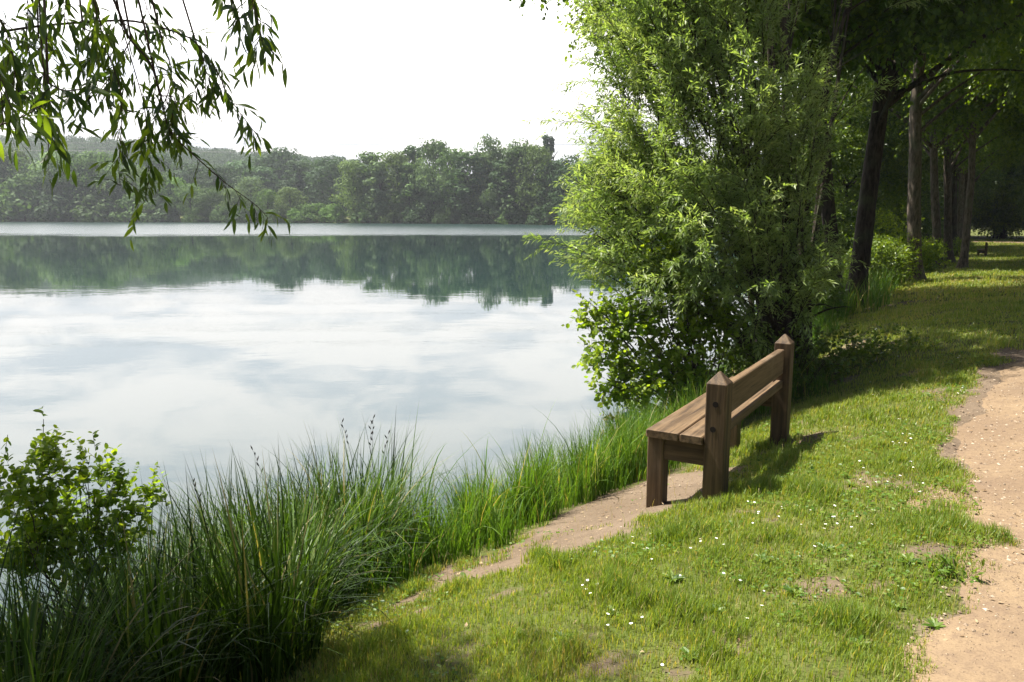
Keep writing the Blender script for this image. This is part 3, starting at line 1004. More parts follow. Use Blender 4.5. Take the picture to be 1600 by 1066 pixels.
def leafy_bush(name, label, cat, base, blobs, nstem, ntw, m, tmpl, ll, lw, mat, twl, rg, droop=.25, up=.35, stemr=.012, part='leaves', stemmat=None, tj=.2, group=None, trad=.003, shell=.5, ldroop=.3, stem_blobs=None):
    root = thing(name, label, cat, base, 0, group)
    lv, st = MB(), MB()
    p, d, r, k = in_blobs(blobs, ntw, rg, shell)
    dd = nrm(d * .8 + rnd_dir(ntw, rg) * .6 + np.array([0, 0, up]))
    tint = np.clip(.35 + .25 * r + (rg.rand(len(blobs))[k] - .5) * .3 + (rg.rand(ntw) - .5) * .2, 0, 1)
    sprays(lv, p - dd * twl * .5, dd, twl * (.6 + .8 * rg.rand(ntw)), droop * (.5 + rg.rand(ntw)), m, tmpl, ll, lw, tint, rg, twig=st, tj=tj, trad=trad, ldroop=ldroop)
    sel = rg.choice(ntw, nstem, replace=False)
    limbs_to(st, (0, 0, -.1), p[sel], stemr, rg, bow=.12)
    lv.build(part, mat, root)
    st.build('stems', stemmat or mTwig, root, smooth=True)
    return root


# overhanging willow on the bank, left of the camera
rg = np.random.RandomState(5)
wroot = (-4.3, -.9, float(height(-4.3, -.9)))
W0 = np.array(wroot)
over = thing('willow_tree', 'nearby willow at the upper left whose leafy twigs hang into view over the lake', 'tree', wroot)
tr = MB(); lv = MB(); tw = MB()
top = np.array([-3.9, .6, 5.6]) - W0
P = bez(np.array([0, 0, -.3]), np.array([-.25, .3, 2.6]), top, 12)
tr.tube(P, np.linspace(.24, .13, 12), 14, rough=.12)
limb_ends = {'a': (-3.6, 3.3, 5.3), 'b': (-2.6, 2.9, 5.0), 'c': (-1.7, 3.2, 5.1), 'd': (-4.6, 4.6, 6.6), 'e': (-6.2, 2.8, 6.4), 'f': (-2.2, 1.0, 7.4), 'g': (-5.8, .2, 7.8), 'h': (-.9, 2.4, 7.6), 'i': (-3.2, 5.2, 6.0)}
lim = {}
for k, e in limb_ends.items():
    e = np.array(e) - W0
    c = (top + e) / 2 + np.array([0, 0, .8])
    Pq = bez(top, c, e, 12)
    Pq[1:-1] += rg.normal(size=(10, 3)) * .03
    lim[k] = Pq
    tr.tube(Pq, np.linspace(.085, .018, 12), 8, caps=False)
# hanging twigs followed through the photograph: (u, v, distance ahead)
HANG = [
    [(-60, 60, 3.4), (60, 40, 3.3), (200, 30, 3.2), (260, 45, 3.2), (305, 62, 3.2), (345, 120, 3.2), (352, 145, 3.2), (385, 190, 3.2), (402, 212, 3.2)],
    [(150, -60, 3.1), (185, 15, 3.1), (200, 60, 3.1), (235, 95, 3.1), (252, 150, 3.1), (262, 205, 3.1), (300, 240, 3.1), (350, 285, 3.1), (400, 320, 3.1), (418, 340, 3.1)],
    [(60, -60, 2.3), (62, 20, 2.3), (66, 90, 2.3), (72, 140, 2.3), (80, 190, 2.3), (76, 225, 2.3)],
    [(60, 60, 3.6), (40, 80, 3.6), (10, 115, 3.6), (-30, 150, 3.6)],
    [(-40, 205, 2.0), (20, 190, 2.1), (50, 175, 2.2), (68, 160, 2.3), (74, 150, 2.3)],
    [(190, 40, 3.1), (210, 110, 3.2), (225, 160, 3.2), (232, 220, 3.2), (236, 260, 3.2), (228, 310, 3.2)],
    [(110, -60, 3.0), (150, -5, 3.0), (160, 60, 3.0), (190, 140, 3.0), (190, 200, 3.0), (185, 260, 3.0), (188, 290, 3.0)],
    [(385, -70, 2.5), (390, -20, 2.5), (396, 10, 2.5), (408, 50, 2.5), (402, 70, 2.5)],
    [(345, -60, 2.5), (360, -10, 2.5), (364, 10, 2.5)],
    [(130, 45, 3.1), (175, 60, 3.1), (155, 85, 3.1), (118, 100, 3.1)],
    [(-50, -40, 2.8), (-5, 20, 2.8), (15, 60, 2.8), (25, 110, 2.8), (15, 160, 2.8)],
    [(30, -70, 3.2), (45, 0, 3.2), (40, 60, 3.2), (55, 110, 3.2), (60, 150, 3.2)],
    [(140, -50, 2.7), (150, 5, 2.7), (150, 40, 2.7), (148, 70, 2.7)],
    [(75, 130, 2.3), (100, 143, 2.3), (140, 138, 2.3), (165, 140, 2.3)],
    [(215, -60, 3.4), (225, 0, 3.4), (240, 40, 3.4), (245, 60, 3.4)],
    [(-60, 10, 1.9), (-20, 60, 1.9), (0, 120, 1.9), (5, 190, 1.9)],
    [(255, 70, 3.2), (270, 110, 3.2), (262, 150, 3.2), (240, 190, 3.2), (225, 215, 3.2)],
    [(95, -70, 2.9), (105, -10, 2.9), (100, 30, 2.9)],
    [(205, 60, 3.1), (180, 110, 3.1), (150, 150, 3.1), (135, 130, 3.1)],
    [(305, 62, 3.2), (318, 90, 3.2), (322, 130, 3.2), (318, 160, 3.2)],
    [(250, 150, 3.1), (275, 150, 3.1), (268, 190, 3.1), (270, 215, 3.1)],
]
HDENS = [34, 27, 16, 14, 12, 27, 26, 20, 9, 16, 28, 30, 14, 9, 16, 14, 26, 16, 22, 14, 14]
starts = []
for hp, hn in zip(HANG, HDENS):
    pts = np.array([at_y(u, v, D) for u, v, D in hp]) - W0
    # smooth resample
    s = np.linspace(0, len(pts) - 1, len(pts) * 5)
    Pr = np.stack([np.interp(s, np.arange(len(pts)), pts[:, i]) for i in range(3)], -1)
    for _ in range(3):
        Pr[1:-1] = (Pr[:-2] + Pr[1:-1] * 2 + Pr[2:]) / 4
    tw.tube(Pr, np.linspace(.0055 if len(hp) > 7 else .0026, .0010, len(Pr)), 6, caps=False)
    starts.append(Pr[0])
    seglen = np.linalg.norm(np.diff(Pr, axis=0), axis=1).sum()
    nside = max(4, int(hn * .88))
    q = (np.linspace(.08, 1, nside) ** .85 * (len(Pr) - 1)).astype(int)
    p0 = Pr[q]
    tn = nrm(np.gradient(Pr, axis=0))[q]
    dd = nrm(tn * .55 + rnd_dir(nside, rg) * .95 + np.array([0, 0, -.12]))
    sprays(lv, p0, dd, .06 + .09 * rg.rand(nside), .15 + .3 * rg.rand(nside), 5, T_LANCE, .070, .0160, rg.rand(nside), rg, twig=tw, trad=.0014, ldroop=.55, spread=.7)
# join every hanging twig to the nearest limb
alll = np.concatenate([lim[k] for k in ('a', 'b', 'c', 'f', 'h')])
for sp_ in starts:
    if not (sp_[2] + W0[2] > 3.0):
        continue
    cand = alll[alll[:, 2] > sp_[2]]
    cand = cand if len(cand) else alll
    e = cand[np.argmin(np.linalg.norm(cand - sp_, axis=1))]
    Pq = bez(e, (e + sp_) / 2 + np.array([0, 0, .25]), sp_, 8)
    tw.tube(Pq, np.linspace(.006, .004, 8), 5, caps=False)
# the rest of the crown, out of the photograph, that throws its shade on the lower left
blobs = [(*(np.array(e) - W0 + np.array([0, 0, -.1])), 1.05, .9, .7) for e in ((-5.2, 1.2, 7.4), (-3.2, .8, 8.0), (-4.9, 4.4, 7.0), (-4.2, 4.2, 6.9), (-5.6, 4.3, 7.1), (-3.5, 3.9, 7.1), (-4.6, 3.6, 7.2), (-5.3, 3.5, 6.9), (-6.2, 4.0, 6.9))]
p, d, r, k = in_blobs(blobs, 5600, rg, .2)
sprays(lv, p, nrm(d + np.array([0, 0, -.3])), .3 + .25 * rg.rand(5600), .8 + 0 * r, 9, T_DIA, .12, .036, rg.rand(5600), rg, twig=tw, trad=.003, ldroop=.6)
p, d, r, k = in_blobs([(*(np.array((-.9, 2.5, 7.7)) - W0), .75, .7, .4)], 130, rg, .3)
sprays(lv, p, nrm(d), .3 + .2 * rg.rand(130), .8 + 0 * r, 9, T_DIA, .10, .026, rg.rand(130), rg, twig=tw, trad=.003, ldroop=.6)
tr.build('trunk', mBark, over, smooth=True)
lv.build('leaves', mWillowNear, over, smooth=True)
tw.build('twigs', mTwig, over, smooth=True)

# leafy young bush, lower left
rg = np.random.RandomState(11)
bx = at_y(120, 900, 4.0)
zb = float(height(bx[0], 4.0))
def rel(u, v, D, b):
    return at_y(u, v, D) - b
base = np.array([bx[0], 4.0, zb])
bl = []
for u, v, D, rx, rz in ((90, 740, 3.9, .16, .13), (40, 800, 3.8, .20, .15), (110, 810, 4.0, .18, .13), (165, 770, 4.1, .14, .10), (225, 760, 4.2, .07, .08), (205, 800, 4.1, .13, .08), (70, 860, 3.9, .22, .10),
                        (150, 720, 4.1, .08, .10), (60, 700, 3.9, .08, .06), (10, 760, 3.7, .12, .12), (262, 775, 4.2, .07, .05), (85, 690, 4.0, .05, .05), (120, 870, 3.9, .2, .1), (20, 850, 3.8, .2, .12), (180, 840, 4.0, .12, .08), (190, 730, 4.1, .05, .06), (140, 690, 4.0, .04, .04), (235, 745, 4.2, .04, .04), (5, 700, 3.8, .08, .04)):
    c = rel(u, v, D, base)
    bl.append((*c, rx, rx, rz))
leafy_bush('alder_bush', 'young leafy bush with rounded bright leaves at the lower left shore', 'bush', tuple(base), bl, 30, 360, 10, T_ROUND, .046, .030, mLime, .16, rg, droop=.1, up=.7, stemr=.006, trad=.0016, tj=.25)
# upright leading shoot
m = MB(); l2 = MB()
P = bez(rel(60, 880, 3.9, base), rel(66, 780, 3.9, base), rel(68, 655, 3.9, base), 10)
m.tube(P, np.linspace(.005, .0015, 10), 5)
pp = P[np.array([3, 4, 5, 6, 7, 8, 9, 9])]
sprays(l2, pp, np.tile([[0, 0, 1.]], (8, 1)), np.full(8, .06), np.zeros(8), 3, T_ROUND, .05, .026, rs.rand(8) * .5 + .4, rg, spread=1.2)
o = m.build('leading_shoot', mTwig, bpy.data.objects['alder_bush'])
l2.build('shoot_leaves', mLime, o)

# bramble-like plant in the sedges
def small_plant(name, label, cat, u, v, hgt, rad, n, ll, lw, mat, seed, tmpl=T_ROUND, group=None):
    rg = np.random.RandomState(seed)
    g = on_ground(u, v)
    b = (g.x, g.y, float(height(g.x, g.y)))
    return leafy_bush(name, label, cat, b, [(0, 0, hgt * .8, rad, rad, hgt * .3)], min(8, n), n, 5, tmpl, ll, lw, mat, .12, rg, droop=.3, up=.4, stemr=.005, trad=.002)
small_plant('bramble', 'small bright bramble spray poking out of the dark sedge', 'bramble', 400, 965, .58, .16, 14, .075, .05, mYoung, 31)
small_plant('nettle_patch', 'bright broad-leaved weeds at the willow foot behind the bench', 'weeds', 1165, 600, .62, .5, 120, .09, .045, mYoung, 32)
small_plant('nettle_patch', 'dark green weeds between willow foot and far bench post', 'weeds', 1215, 575, .6, .55, 110, .10, .035, mAlder, 33, T_LANCE)
small_plant('dock_plant', 'small spreading weed at the ragged edge of the path', 'weed', 1490, 905, .03, .10, 12, .07, .022, mClover, 34, T_LANCE)
small_plant('rusty_sapling', 'rusty brown leafed sprig overhanging the water left of the shrub', 'sapling', 958, 655, .35, .22, 46, .075, .05, mRusty, 35)

# broad-leaved alder shrub at the water, in front of the willow
rg = np.random.RandomState(21)
base = np.array([2.45, 9.9, float(height(2.45, 9.9))])
bl = []
for u, v, D, rx, rz in ((1000, 590, 11.0, .5, .30), (950, 560, 11.0, .42, .28), (925, 490, 11.2, .25, .28), (985, 500, 11.2, .45, .35), (1050, 540, 11.2, .50, .45), (1050, 440, 11.4, .45, .40), (1010, 410, 11.4, .28, .3),
                        (1045, 385, 11.4, .15, .3), (1100, 500, 11.5, .45, .5), (960, 610, 10.8, .3, .15), (1080, 600, 11.0, .4, .25)):
    bl.append((*rel(u, v, D * .86, base), rx * .88, rx * .88, rz * .88))
leafy_bush('alder_shrub', 'broad-leaved green shrub leaning over the water in front of the willow', 'shrub', tuple(base), bl, 60, 700, 8, T_HEX, .085, .065, mLime, .32, rg, droop=.15, up=.4, stemr=.016, trad=.003, tj=.25)
rg = np.random.RandomState(24)
leafy_bush('bank_shrub', 'low leafy growth around the willow foot behind the bench', 'shrub', gz(3.7, 10.2), [(0, 0, .45, .8, .5, .5), (.9, .5, .4, .7, .5, .45), (-.7, .2, .5, .6, .5, .5), (1.7, 1.0, .4, .6, .5, .4)], 30, 640, 8, T_HEX, .06, .045, mYoung, .24, rg, stemr=.01)
rg = np.random.RandomState(22)
g = on_ground(1010, 640)
base = np.array([g.x + .3, g.y, float(height(g.x + .3, g.y))])
leafy_bush('bank_shrub', 'low dark shrub on the bank under the broad-leaved shrub', 'shrub', tuple(base), [(0, 0, .3, .75, .6, .35), (.7, .5, .35, .6, .6, .4)], 20, 420, 8, T_HEX, .06, .045, mAlder, .22, rg, stemr=.01)

# multi-stemmed willow beside the bench
rg = np.random.RandomState(23)
base = np.array([3.95, 11.3, float(height(3.95, 11.3))])
wil = thing('willow_tree', 'large bushy pale green willow with many stems leaning over the lake behind the bench', 'tree', tuple(base))
lv, st = MB(), MB()
WB = [(1040, 40, 14.0, 1.25, 1.1), (1130, 90, 14.6, 1.3, 1.1), (990, 70, 13.6, .75, .8), (1010, 180, 13.4, 1.0, .9), (960, 130, 13.2, .4, .5), (1110, 200, 14.0, 1.3, 1.0), (1210, 160, 15.4, .9, .9), (960, 260, 12.8, .6, .6),
      (1000, 290, 12.9, 1.0, .8), (1090, 310, 13.2, 1.1, .8), (930, 300, 12.6, .35, .35), (940, 370, 12.5, .65, .42), (1010, 380, 12.4, .9, .6), (1100, 400, 13.0, 1.0, .7), (1190, 290, 14.6, 1.2, 1.1), (1235, 260, 15.6, .8, .9),
      (1250, 180, 16.0, .8, .8), (910, 385, 12.3, .3, .14), (960, 440, 12.4, .5, .35), (1180, 410, 14.2, 1.1, .8), (1050, 470, 12.6, .8, .5), (1120, 0, 14.6, 1.6, 1.0), (1010, -30, 14.0, 1.2, .9), (1160, 220, 15.2, 1.1, 1.1),
      (1060, -90, 14.6, 1.5, 1.2), (1130, -180, 15.2, 1.4, 1.2), (1245, 340, 15.6, .6, 1.0), (1150, 500, 13.6, .8, .5), (1240, 420, 15.2, .8, .8), (1000, 340, 14.4, 1.0, .9), (1090, 240, 15.6, 1.2, 1.1)]
WB += [(1200, 350, 13.6, 1.0, .8), (1210, 460, 13.0, .8, .6), (1240, 400, 14.0, .6, .6)]
bl = []
for u, v, D, rx, rz in WB:
    q_ = float(np.interp(u, [960, 1120], [.84, .74]))
    u = u + float(np.interp(u, [900, 1100], [22, 0]))
    bl.append((*rel(u, v, D * q_, base), rx * q_ * 1.03, rx * q_ * 1.1, rz * q_ * 1.03))
bl += [(x - base[0], y - base[1], z - base[2], r_, r_, r_ * .7) for x, y, z, r_ in ((3.2, 12.6, 8.6, 1.3), (4.6, 13.4, 9.3, 1.4), (5.6, 14.2, 8.2, 1.2), (2.4, 11.6, 7.9, 1.0), (4.2, 14.6, 10.2, 1.2), (5.9, 13.0, 6.9, 1.0), (2.6, 15.2, 10.3, 1.5), (4.0, 16.2, 12.0, 1.5), (3.2, 14.0, 9.8, 1.4))]
NBO = 980
p, d, r, k = in_blobs(bl, NBO, rg, .45)
q = nrm(p - np.array([0.2, 0, .2]))
bd = nrm(q * .9 + d * .6 + rnd_dir(NBO, rg) * .45 + np.array([0, 0, .38]))
bL = .55 + .75 * rg.rand(NBO)
p = p - bd * .5
bdr = .05 + .22 * rg.rand(NBO)
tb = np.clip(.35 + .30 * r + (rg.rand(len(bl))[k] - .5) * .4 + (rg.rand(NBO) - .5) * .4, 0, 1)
M_ = 15
sq = (np.arange(M_) + .5)[None] / M_ + (rg.rand(NBO, M_) - .5) * .06
P0 = p[:, None] + bd[:, None] * (bL[:, None] * sq)[..., None]
P0[..., 2] -= (bdr * bL)[:, None] * sq ** 2
tan = bd[:, None] * np.ones((NBO, M_, 1)); tan[..., 2] -= 2 * bdr[:, None] * sq
dd = nrm(nrm(tan) * .95 + rnd_dir(NBO * M_, rg).reshape(NBO, M_, 3) * .55)
NTW = NBO * M_
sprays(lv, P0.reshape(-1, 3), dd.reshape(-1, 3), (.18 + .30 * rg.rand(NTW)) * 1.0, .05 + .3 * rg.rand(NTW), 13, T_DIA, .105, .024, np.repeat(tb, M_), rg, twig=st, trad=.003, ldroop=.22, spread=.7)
qq = np.linspace(0, 1, 7)[None]
BP = p[:, None] + bd[:, None] * (bL[:, None] * qq)[..., None]
BP[..., 2] -= (bdr * bL)[:, None] * qq ** 2
st.tubes3(BP, .009 * (1.1 - qq) * np.ones((NBO, 1)))
# stems fan up and out of one foot
for i in range(46):
    e = bl[rg.randint(len(bl))]
    tgt = np.array(e[:3]) + np.clip(rg.normal(size=3), -1, 1) * np.array(e[3:6]) * .3
    o0 = np.array([(rg.rand() - .5) * .6, (rg.rand() - .5) * .5, -.15])
    L = np.linalg.norm(tgt)
    c = o0 + (tgt - o0) * .5 + np.array([0, 0, .10 * L]) + rg.normal(size=3) * .18
    Pq = bez(o0, c, tgt, 12)
    r_ = .028 + .035 * rg.rand() ** 2 + .01 * (L > 5)
    st.tube(Pq, np.linspace(r_, r_ * .15, 12), 6, caps=False)
    for _ in range(5):
        a = Pq[rg.randint(5, 11)]
        e2 = a + nrm((a - o0)[None])[0] * (.3 + .5 * rg.rand()) + rg.normal(size=3) * .35
        st.tube(bez(a, (a + e2) / 2 + np.array([0, 0, .12]), e2, 6), np.linspace(r_ * .35, r_ * .08, 6), 4, caps=False)
lv.build('crown', mWillow, wil)
st.build('stems', mBark, wil, smooth=True)
# ---- alders: shared crowns, individual trunks
def crown_mesh(seed, n_bl, zlo, zhi, rad, ntw, m=11, leaf=.145):
    rg = np.random.RandomState(seed)
    bl = []
    for i in range(n_bl):
        f = rg.rand()
        zz = zlo + (zhi - zlo) * f
        rr = rad * (.35 + .65 * math.sin(math.pi * min(1, .2 + .75 * f))) * math.sqrt(rg.rand())
        a = rg.rand() * 6.28
        s = .8 + .7 * rg.rand()
        bl.append((rr * math.cos(a), rr * math.sin(a), zz, s * 1.25, s * 1.25, s * .75))
    lv, tw = MB(), MB()
    p, d, r, k = in_blobs(bl, ntw, rg, .5)
    dd = nrm(d + rnd_dir(ntw, rg) * .6 + np.array([0, 0, .1]))
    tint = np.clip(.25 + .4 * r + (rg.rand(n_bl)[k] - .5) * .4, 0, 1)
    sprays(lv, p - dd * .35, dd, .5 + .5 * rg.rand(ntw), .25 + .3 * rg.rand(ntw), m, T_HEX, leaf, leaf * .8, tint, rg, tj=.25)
    return lv.mesh('crown', mAlder), np.array(bl)

CR = [crown_mesh(300, 36, 6.6, 15.5, 5.2, 7600), crown_mesh(301, 38, 6.0, 16, 5.0, 7600), crown_mesh(302, 34, 5.6, 15, 4.8, 6400)]
LOW = [crown_mesh(310, 40, .8, 13, 3.8, 4600, leaf=.18), crown_mesh(311, 36, .6, 11, 3.4, 4200, leaf=.18)]


def alder(label, base, path_uv, r0, r1, cr, rz, seed, mat=mBark, crown_dx=(0, 0, 0), extra=None, group='alders lining the lawn', top=15, sc=1.0, name='alder_tree'):
    rg = np.random.RandomState(seed)
    base = np.array(base, float)
    root = thing(name, label, 'tree', tuple(base), 0, group)
    if path_uv is not None:
        P = np.array([at_y(u, v, base[1]) for u, v in path_uv]) - base
        P[0] = (P[0][0], 0, -.2)
        dirn = nrm((P[-1] - P[-2])[None])[0]
        dirn = nrm((dirn + np.array([0, 0, 1.2]))[None])[0]
        while P[-1][2] < top:
            P = np.vstack([P, P[-1] + dirn * 1.5 + rg.normal(size=3) * .1])
    else:
        zz = np.arange(-.2, top, 1.3)
        P = np.stack([np.cumsum(rg.normal(size=len(zz)) * .06), np.cumsum(rg.normal(size=len(zz)) * .06), zz], -1)
    s = np.linspace(0, len(P) - 1, len(P) * 5)
    Pr = np.stack([np.interp(s, np.arange(len(P)), P[:, i]) for i in range(3)], -1)
    for _ in range(4):
        Pr[1:-1] = (Pr[:-2] + 2 * Pr[1:-1] + Pr[2:]) / 4
    f = np.clip(Pr[:, 2] / top, 0, 1)
    rad = r0 * (1 - f) + r1 * f
    rad = rad * (1 + .75 * np.exp(-np.maximum(Pr[:, 2], 0) / .28))
    m = MB()
    m.tube(Pr, rad, 16, rough=.06)
    cm, bl = cr
    b2_ = bl * sc
    # limbs into the crown blobs
    ca, sa = math.cos(rz), math.sin(rz)
    mid = Pr[np.argmin(np.abs(Pr[:, 2] - 9))]
    cd = np.array([mid[0], mid[1], 0]) + np.array(crown_dx, float)
    for b in b2_:
        e = np.array([b[0] * ca - b[1] * sa, b[0] * sa + b[1] * ca, b[2]]) + cd
        zs = max(2.5, e[2] - .5 * np.hypot(e[0] - mid[0], e[1] - mid[1]) - .6)
        a = Pr[np.argmin(np.abs(Pr[:, 2] - zs))]
        L = np.linalg.norm(e - a)
        m.tube(bez(a, (a + e) / 2 + np.array([0, 0, .12 * L]), e, 8), np.linspace(.022 * L * .6 + .015, .008, 8), 6, caps=False)
    m.build('trunk', mat, root, smooth=True)
    if extra:
        for pts, ra, rb in extra:
            q = np.array([at_y(u, v, base[1] + dy) for u, v, dy in pts]) - base
            s = np.linspace(0, len(q) - 1, len(q) * 4)
            q = np.stack([np.interp(s, np.arange(len(q)), q[:, i]) for i in range(3)], -1)
            for _ in range(2):
                q[1:-1] = (q[:-2] + 2 * q[1:-1] + q[2:]) / 4
            e = MB(); e.tube(q, np.linspace(ra, rb, len(q)), 8, rough=.1)
            e.build('limb', mat, root, smooth=True)
    c = link(bpy.data.objects.new('crown', cm), root)
    c.location = cd
    c.rotation_euler = (0, 0, rz)
    c.scale = (sc, sc, sc)
    return root



def foot(u, v):
    g = on_ground(u, v)
    return gz(g.x, g.y)

a1 = foot(1338, 478)
alder('thick dark alder leaning right, nearest trunk of the row with a long side limb', a1,
      [(1335, 480), (1338, 455), (1347, 390), (1355, 320), (1364, 250), (1374, 180), (1383, 110), (1388, 40), (1392, -30)], .235, .10, CR[0], .5, 1, crown_dx=(.3, -.6, 0),
      extra=[([(1385, 150, 0), (1400, 145, -.3), (1440, 130, -.8), (1490, 112, -1.2), (1560, 108, -1.5), (1610, 112, -1.8)], .055, .015),
             ([(1379, 150, 0), (1390, 125, -.3), (1402, 105, -.5), (1412, 92, -.7)], .05, .015)])
a0 = gz(7.95, 19.6)
alder('dark curving alder just left of the thick leaning one, its top bending left', a0,
      [(1308, 480), (1303, 410), (1296, 350), (1291, 290), (1286, 220), (1275, 140), (1262, 60), (1252, 0)], .185, .08, CR[1], 2.1, 2, crown_dx=(0, -.6, 0))
alder('dark alder trunk half hidden behind the right side of the willow', gz(6.25, 18.4),
      [(1216, 492), (1214, 450), (1211, 400), (1208, 350), (1212, 290), (1206, 200), (1196, 100)], .20, .09, CR[0], 1.9, 12)
alder('straight reddish brown alder trunk with flared foot, second along the lawn edge', foot(1430, 440),
      [(1430, 442), (1429, 400), (1428, 330), (1430, 250), (1430, 180), (1436, 100)], 0.235, .09, CR[2], 3.3, 3, mat=mBarkPale, crown_dx=(1.0, -.6, .5))
alder('slim straight alder with flared foot, third along the lawn edge', foot(1468, 421),
      [(1468, 423), (1465, 380), (1461, 320), (1459, 250), (1458, 150)], .185, .08, CR[0], 4.0, 4, mat=mBarkPale)
alder('tall narrow alder between the third trunk and the leaning pale one', foot(1484, 411),
      [(1484, 412), (1481, 370), (1481, 300), (1480, 230), (1480, 150)], .20, .09, CR[1], 5.2, 5, mat=mBarkPale)
alder('pale thin alder leaning right, last trunk before the distant bench', foot(1503, 421),
      [(1503, 422), (1508, 390), (1513, 330), (1518, 280), (1519, 230), (1522, 150)], .155, .07, CR[2], 1.0, 6, mat=mBarkPale)
alder('far dark alder trunk close behind the tall narrow one', gz(27.3, 49.5), [(1490, 398), (1490, 350), (1491, 300), (1491, 230)], .20, .09, CR[2], 2.0, 7, mat=mBark)
alder('far alder trunk leaning slightly right, left one of the distant pair', gz(31.5, 56.5), [(1497, 392), (1499, 350), (1502, 300), (1504, 230)], .21, .09, CR[0], .2, 8, mat=mBarkPale)
alder('far alder trunk leaning right, right one of the distant pair', gz(34.0, 60.5), [(1503, 390), (1506, 350), (1510, 300), (1513, 230)], .22, .09, CR[1], 3.2, 9, mat=mBarkPale)

def simple_tree(label, x, y, cr, seed, sc=1.0, top=14, r0=.2, mat=mBark, group=None, name='broadleaf_tree'):
    return alder(label, gz(x, y), None, r0 * sc, .06, cr, seed * 1.7, seed, mat=mat, top=top * sc, sc=sc, group=group, name=name)

# trees right of the path, crowns reaching into the upper right of the picture
GR = 'trees shading the right side of the path'
for i, (x, y, c, s, lab) in enumerate((
        (17.0, 15.5, CR[1], 1.0, 'dark leafy tree at the upper right edge, nearest beyond the path'),
        (23.5, 24.0, CR[0], 1.05, 'dark leafy tree right of the path, second beyond the upper right edge'),
        (31.0, 33.0, CR[2], 1.1, 'dark tree right of the path, behind the second one at the right edge'),
        (41.0, 44.0, LOW[0], 1.1, 'dark tree leafy to the ground right of the distant bench'))):
    simple_tree(lab, x, y, c, 40 + i, s, group=GR)
# woodland closing the view
GB = 'dark wood closing the end of the lawn'
rg = np.random.RandomState(77)
wood = []
for i in range(26):
    f = i / 25
    row = i % 2
    wood.append((34 + f * 32 + rg.normal() * 1.0, 82 + row * 7 - f * 12 + rg.normal() * 1.2))
wood.sort(key=lambda q: q[0] / q[1])
ORD = ['first', 'second', 'third', 'fourth', 'fifth', 'sixth', 'seventh', 'eighth', 'ninth', 'tenth', 'eleventh', 'twelfth', 'thirteenth', 'fourteenth', 'fifteenth',
       'sixteenth', 'seventeenth', 'eighteenth', 'nineteenth', 'twentieth']
def ordn(i):
    return ORD[i] if i < 20 else ('twenty-' + ORD[i - 20] if i < 29 else str(i + 1) + 'th')
for i, (x, y) in enumerate(wood):
    simple_tree(ordn(i) + ' tree from the left in the dark wood beyond the distant bench', x, y, LOW[i % 2], 60 + i, 1.15 + .25 * rg.rand(), group=GB)
# shoreline trees seen behind the trunks, between them and the lake
GS = 'leafy shore trees behind the alder trunks'
for i, (x, y, c, s, lab) in enumerate((
        (12.6, 33.5, LOW[1], .62, 'low leafy shore tree seen just right of the dark curving trunk'),
        (17.2, 41.5, LOW[0], .85, 'leafy shore tree seen between the thick leaning trunk and the reddish trunk'),
        (21.5, 50.0, LOW[1], 1.0, 'leafy shore tree seen just left of the reddish brown trunk'),
        (26.0, 60.0, LOW[0], 1.1, 'leafy shore tree seen between the second and third trunks'),
        (30.0, 70.0, LOW[1], 1.2, 'farthest leafy shore tree, seen behind the narrow trunks'))):
    simple_tree(lab, x, y, c, 90 + i, s, group=GS)

# undergrowth between the trunks and the water
GU = 'shrubs between the alder trunks and the lake'
for i, (u, v, D, w_, h_, mat, lab) in enumerate((
        (1290, 440, 22.0, 1.0, 1.2, mYoung, 'dark weedy shrub at the foot of the curving trunk'),
        (1330, 420, 26.5, 1.1, 1.6, mYoung, 'sunlit shrub in the gap between the two nearest trunks'),
        (1375, 400, 25.5, .9, 1.5, mYoung, 'sunlit pale green shrub just right of the thick leaning trunk'),
        (1405, 395, 27.0, .8, 1.5, mLime, 'leafy shrub just left of the reddish brown trunk'),
        (1447, 395, 33.0, .8, 1.5, mLime, 'shrub between the second and third trunks'),
        (1385, 350, 33.0, 1.5, 1.6, mLime, 'tall pale bush farther back between thick and reddish trunks'),
        (1500, 385, 47.0, 1.0, 1.3, mLime, 'bright low bush left of the leaning pale trunk'),
        (1250, 470, 18.0, 1.0, 1.3, mAlder, 'shaded shrub between willow trunk and curving alder'))):
    rg = np.random.RandomState(400 + i)
    p = at_y(u, v, D)
    b = gz(p[0], D)
    hh = max(.6, p[2] - b[2] + h_ * .4)
    leafy_bush('lakeside_shrub', lab, 'shrub', b, [(0, 0, hh * .45, w_, w_, hh * .5), (w_ * .4, .2, hh * .7, w_ * .7, w_ * .7, hh * .3), (-w_ * .4, -.2, hh * .65, w_ * .7, w_ * .7, hh * .35)],
               14, 420, 7, T_HEX if i % 3 else T_DIA, .11, .07 if i % 3 else .035, mat, .35, rg, stemr=.012, group=GU)

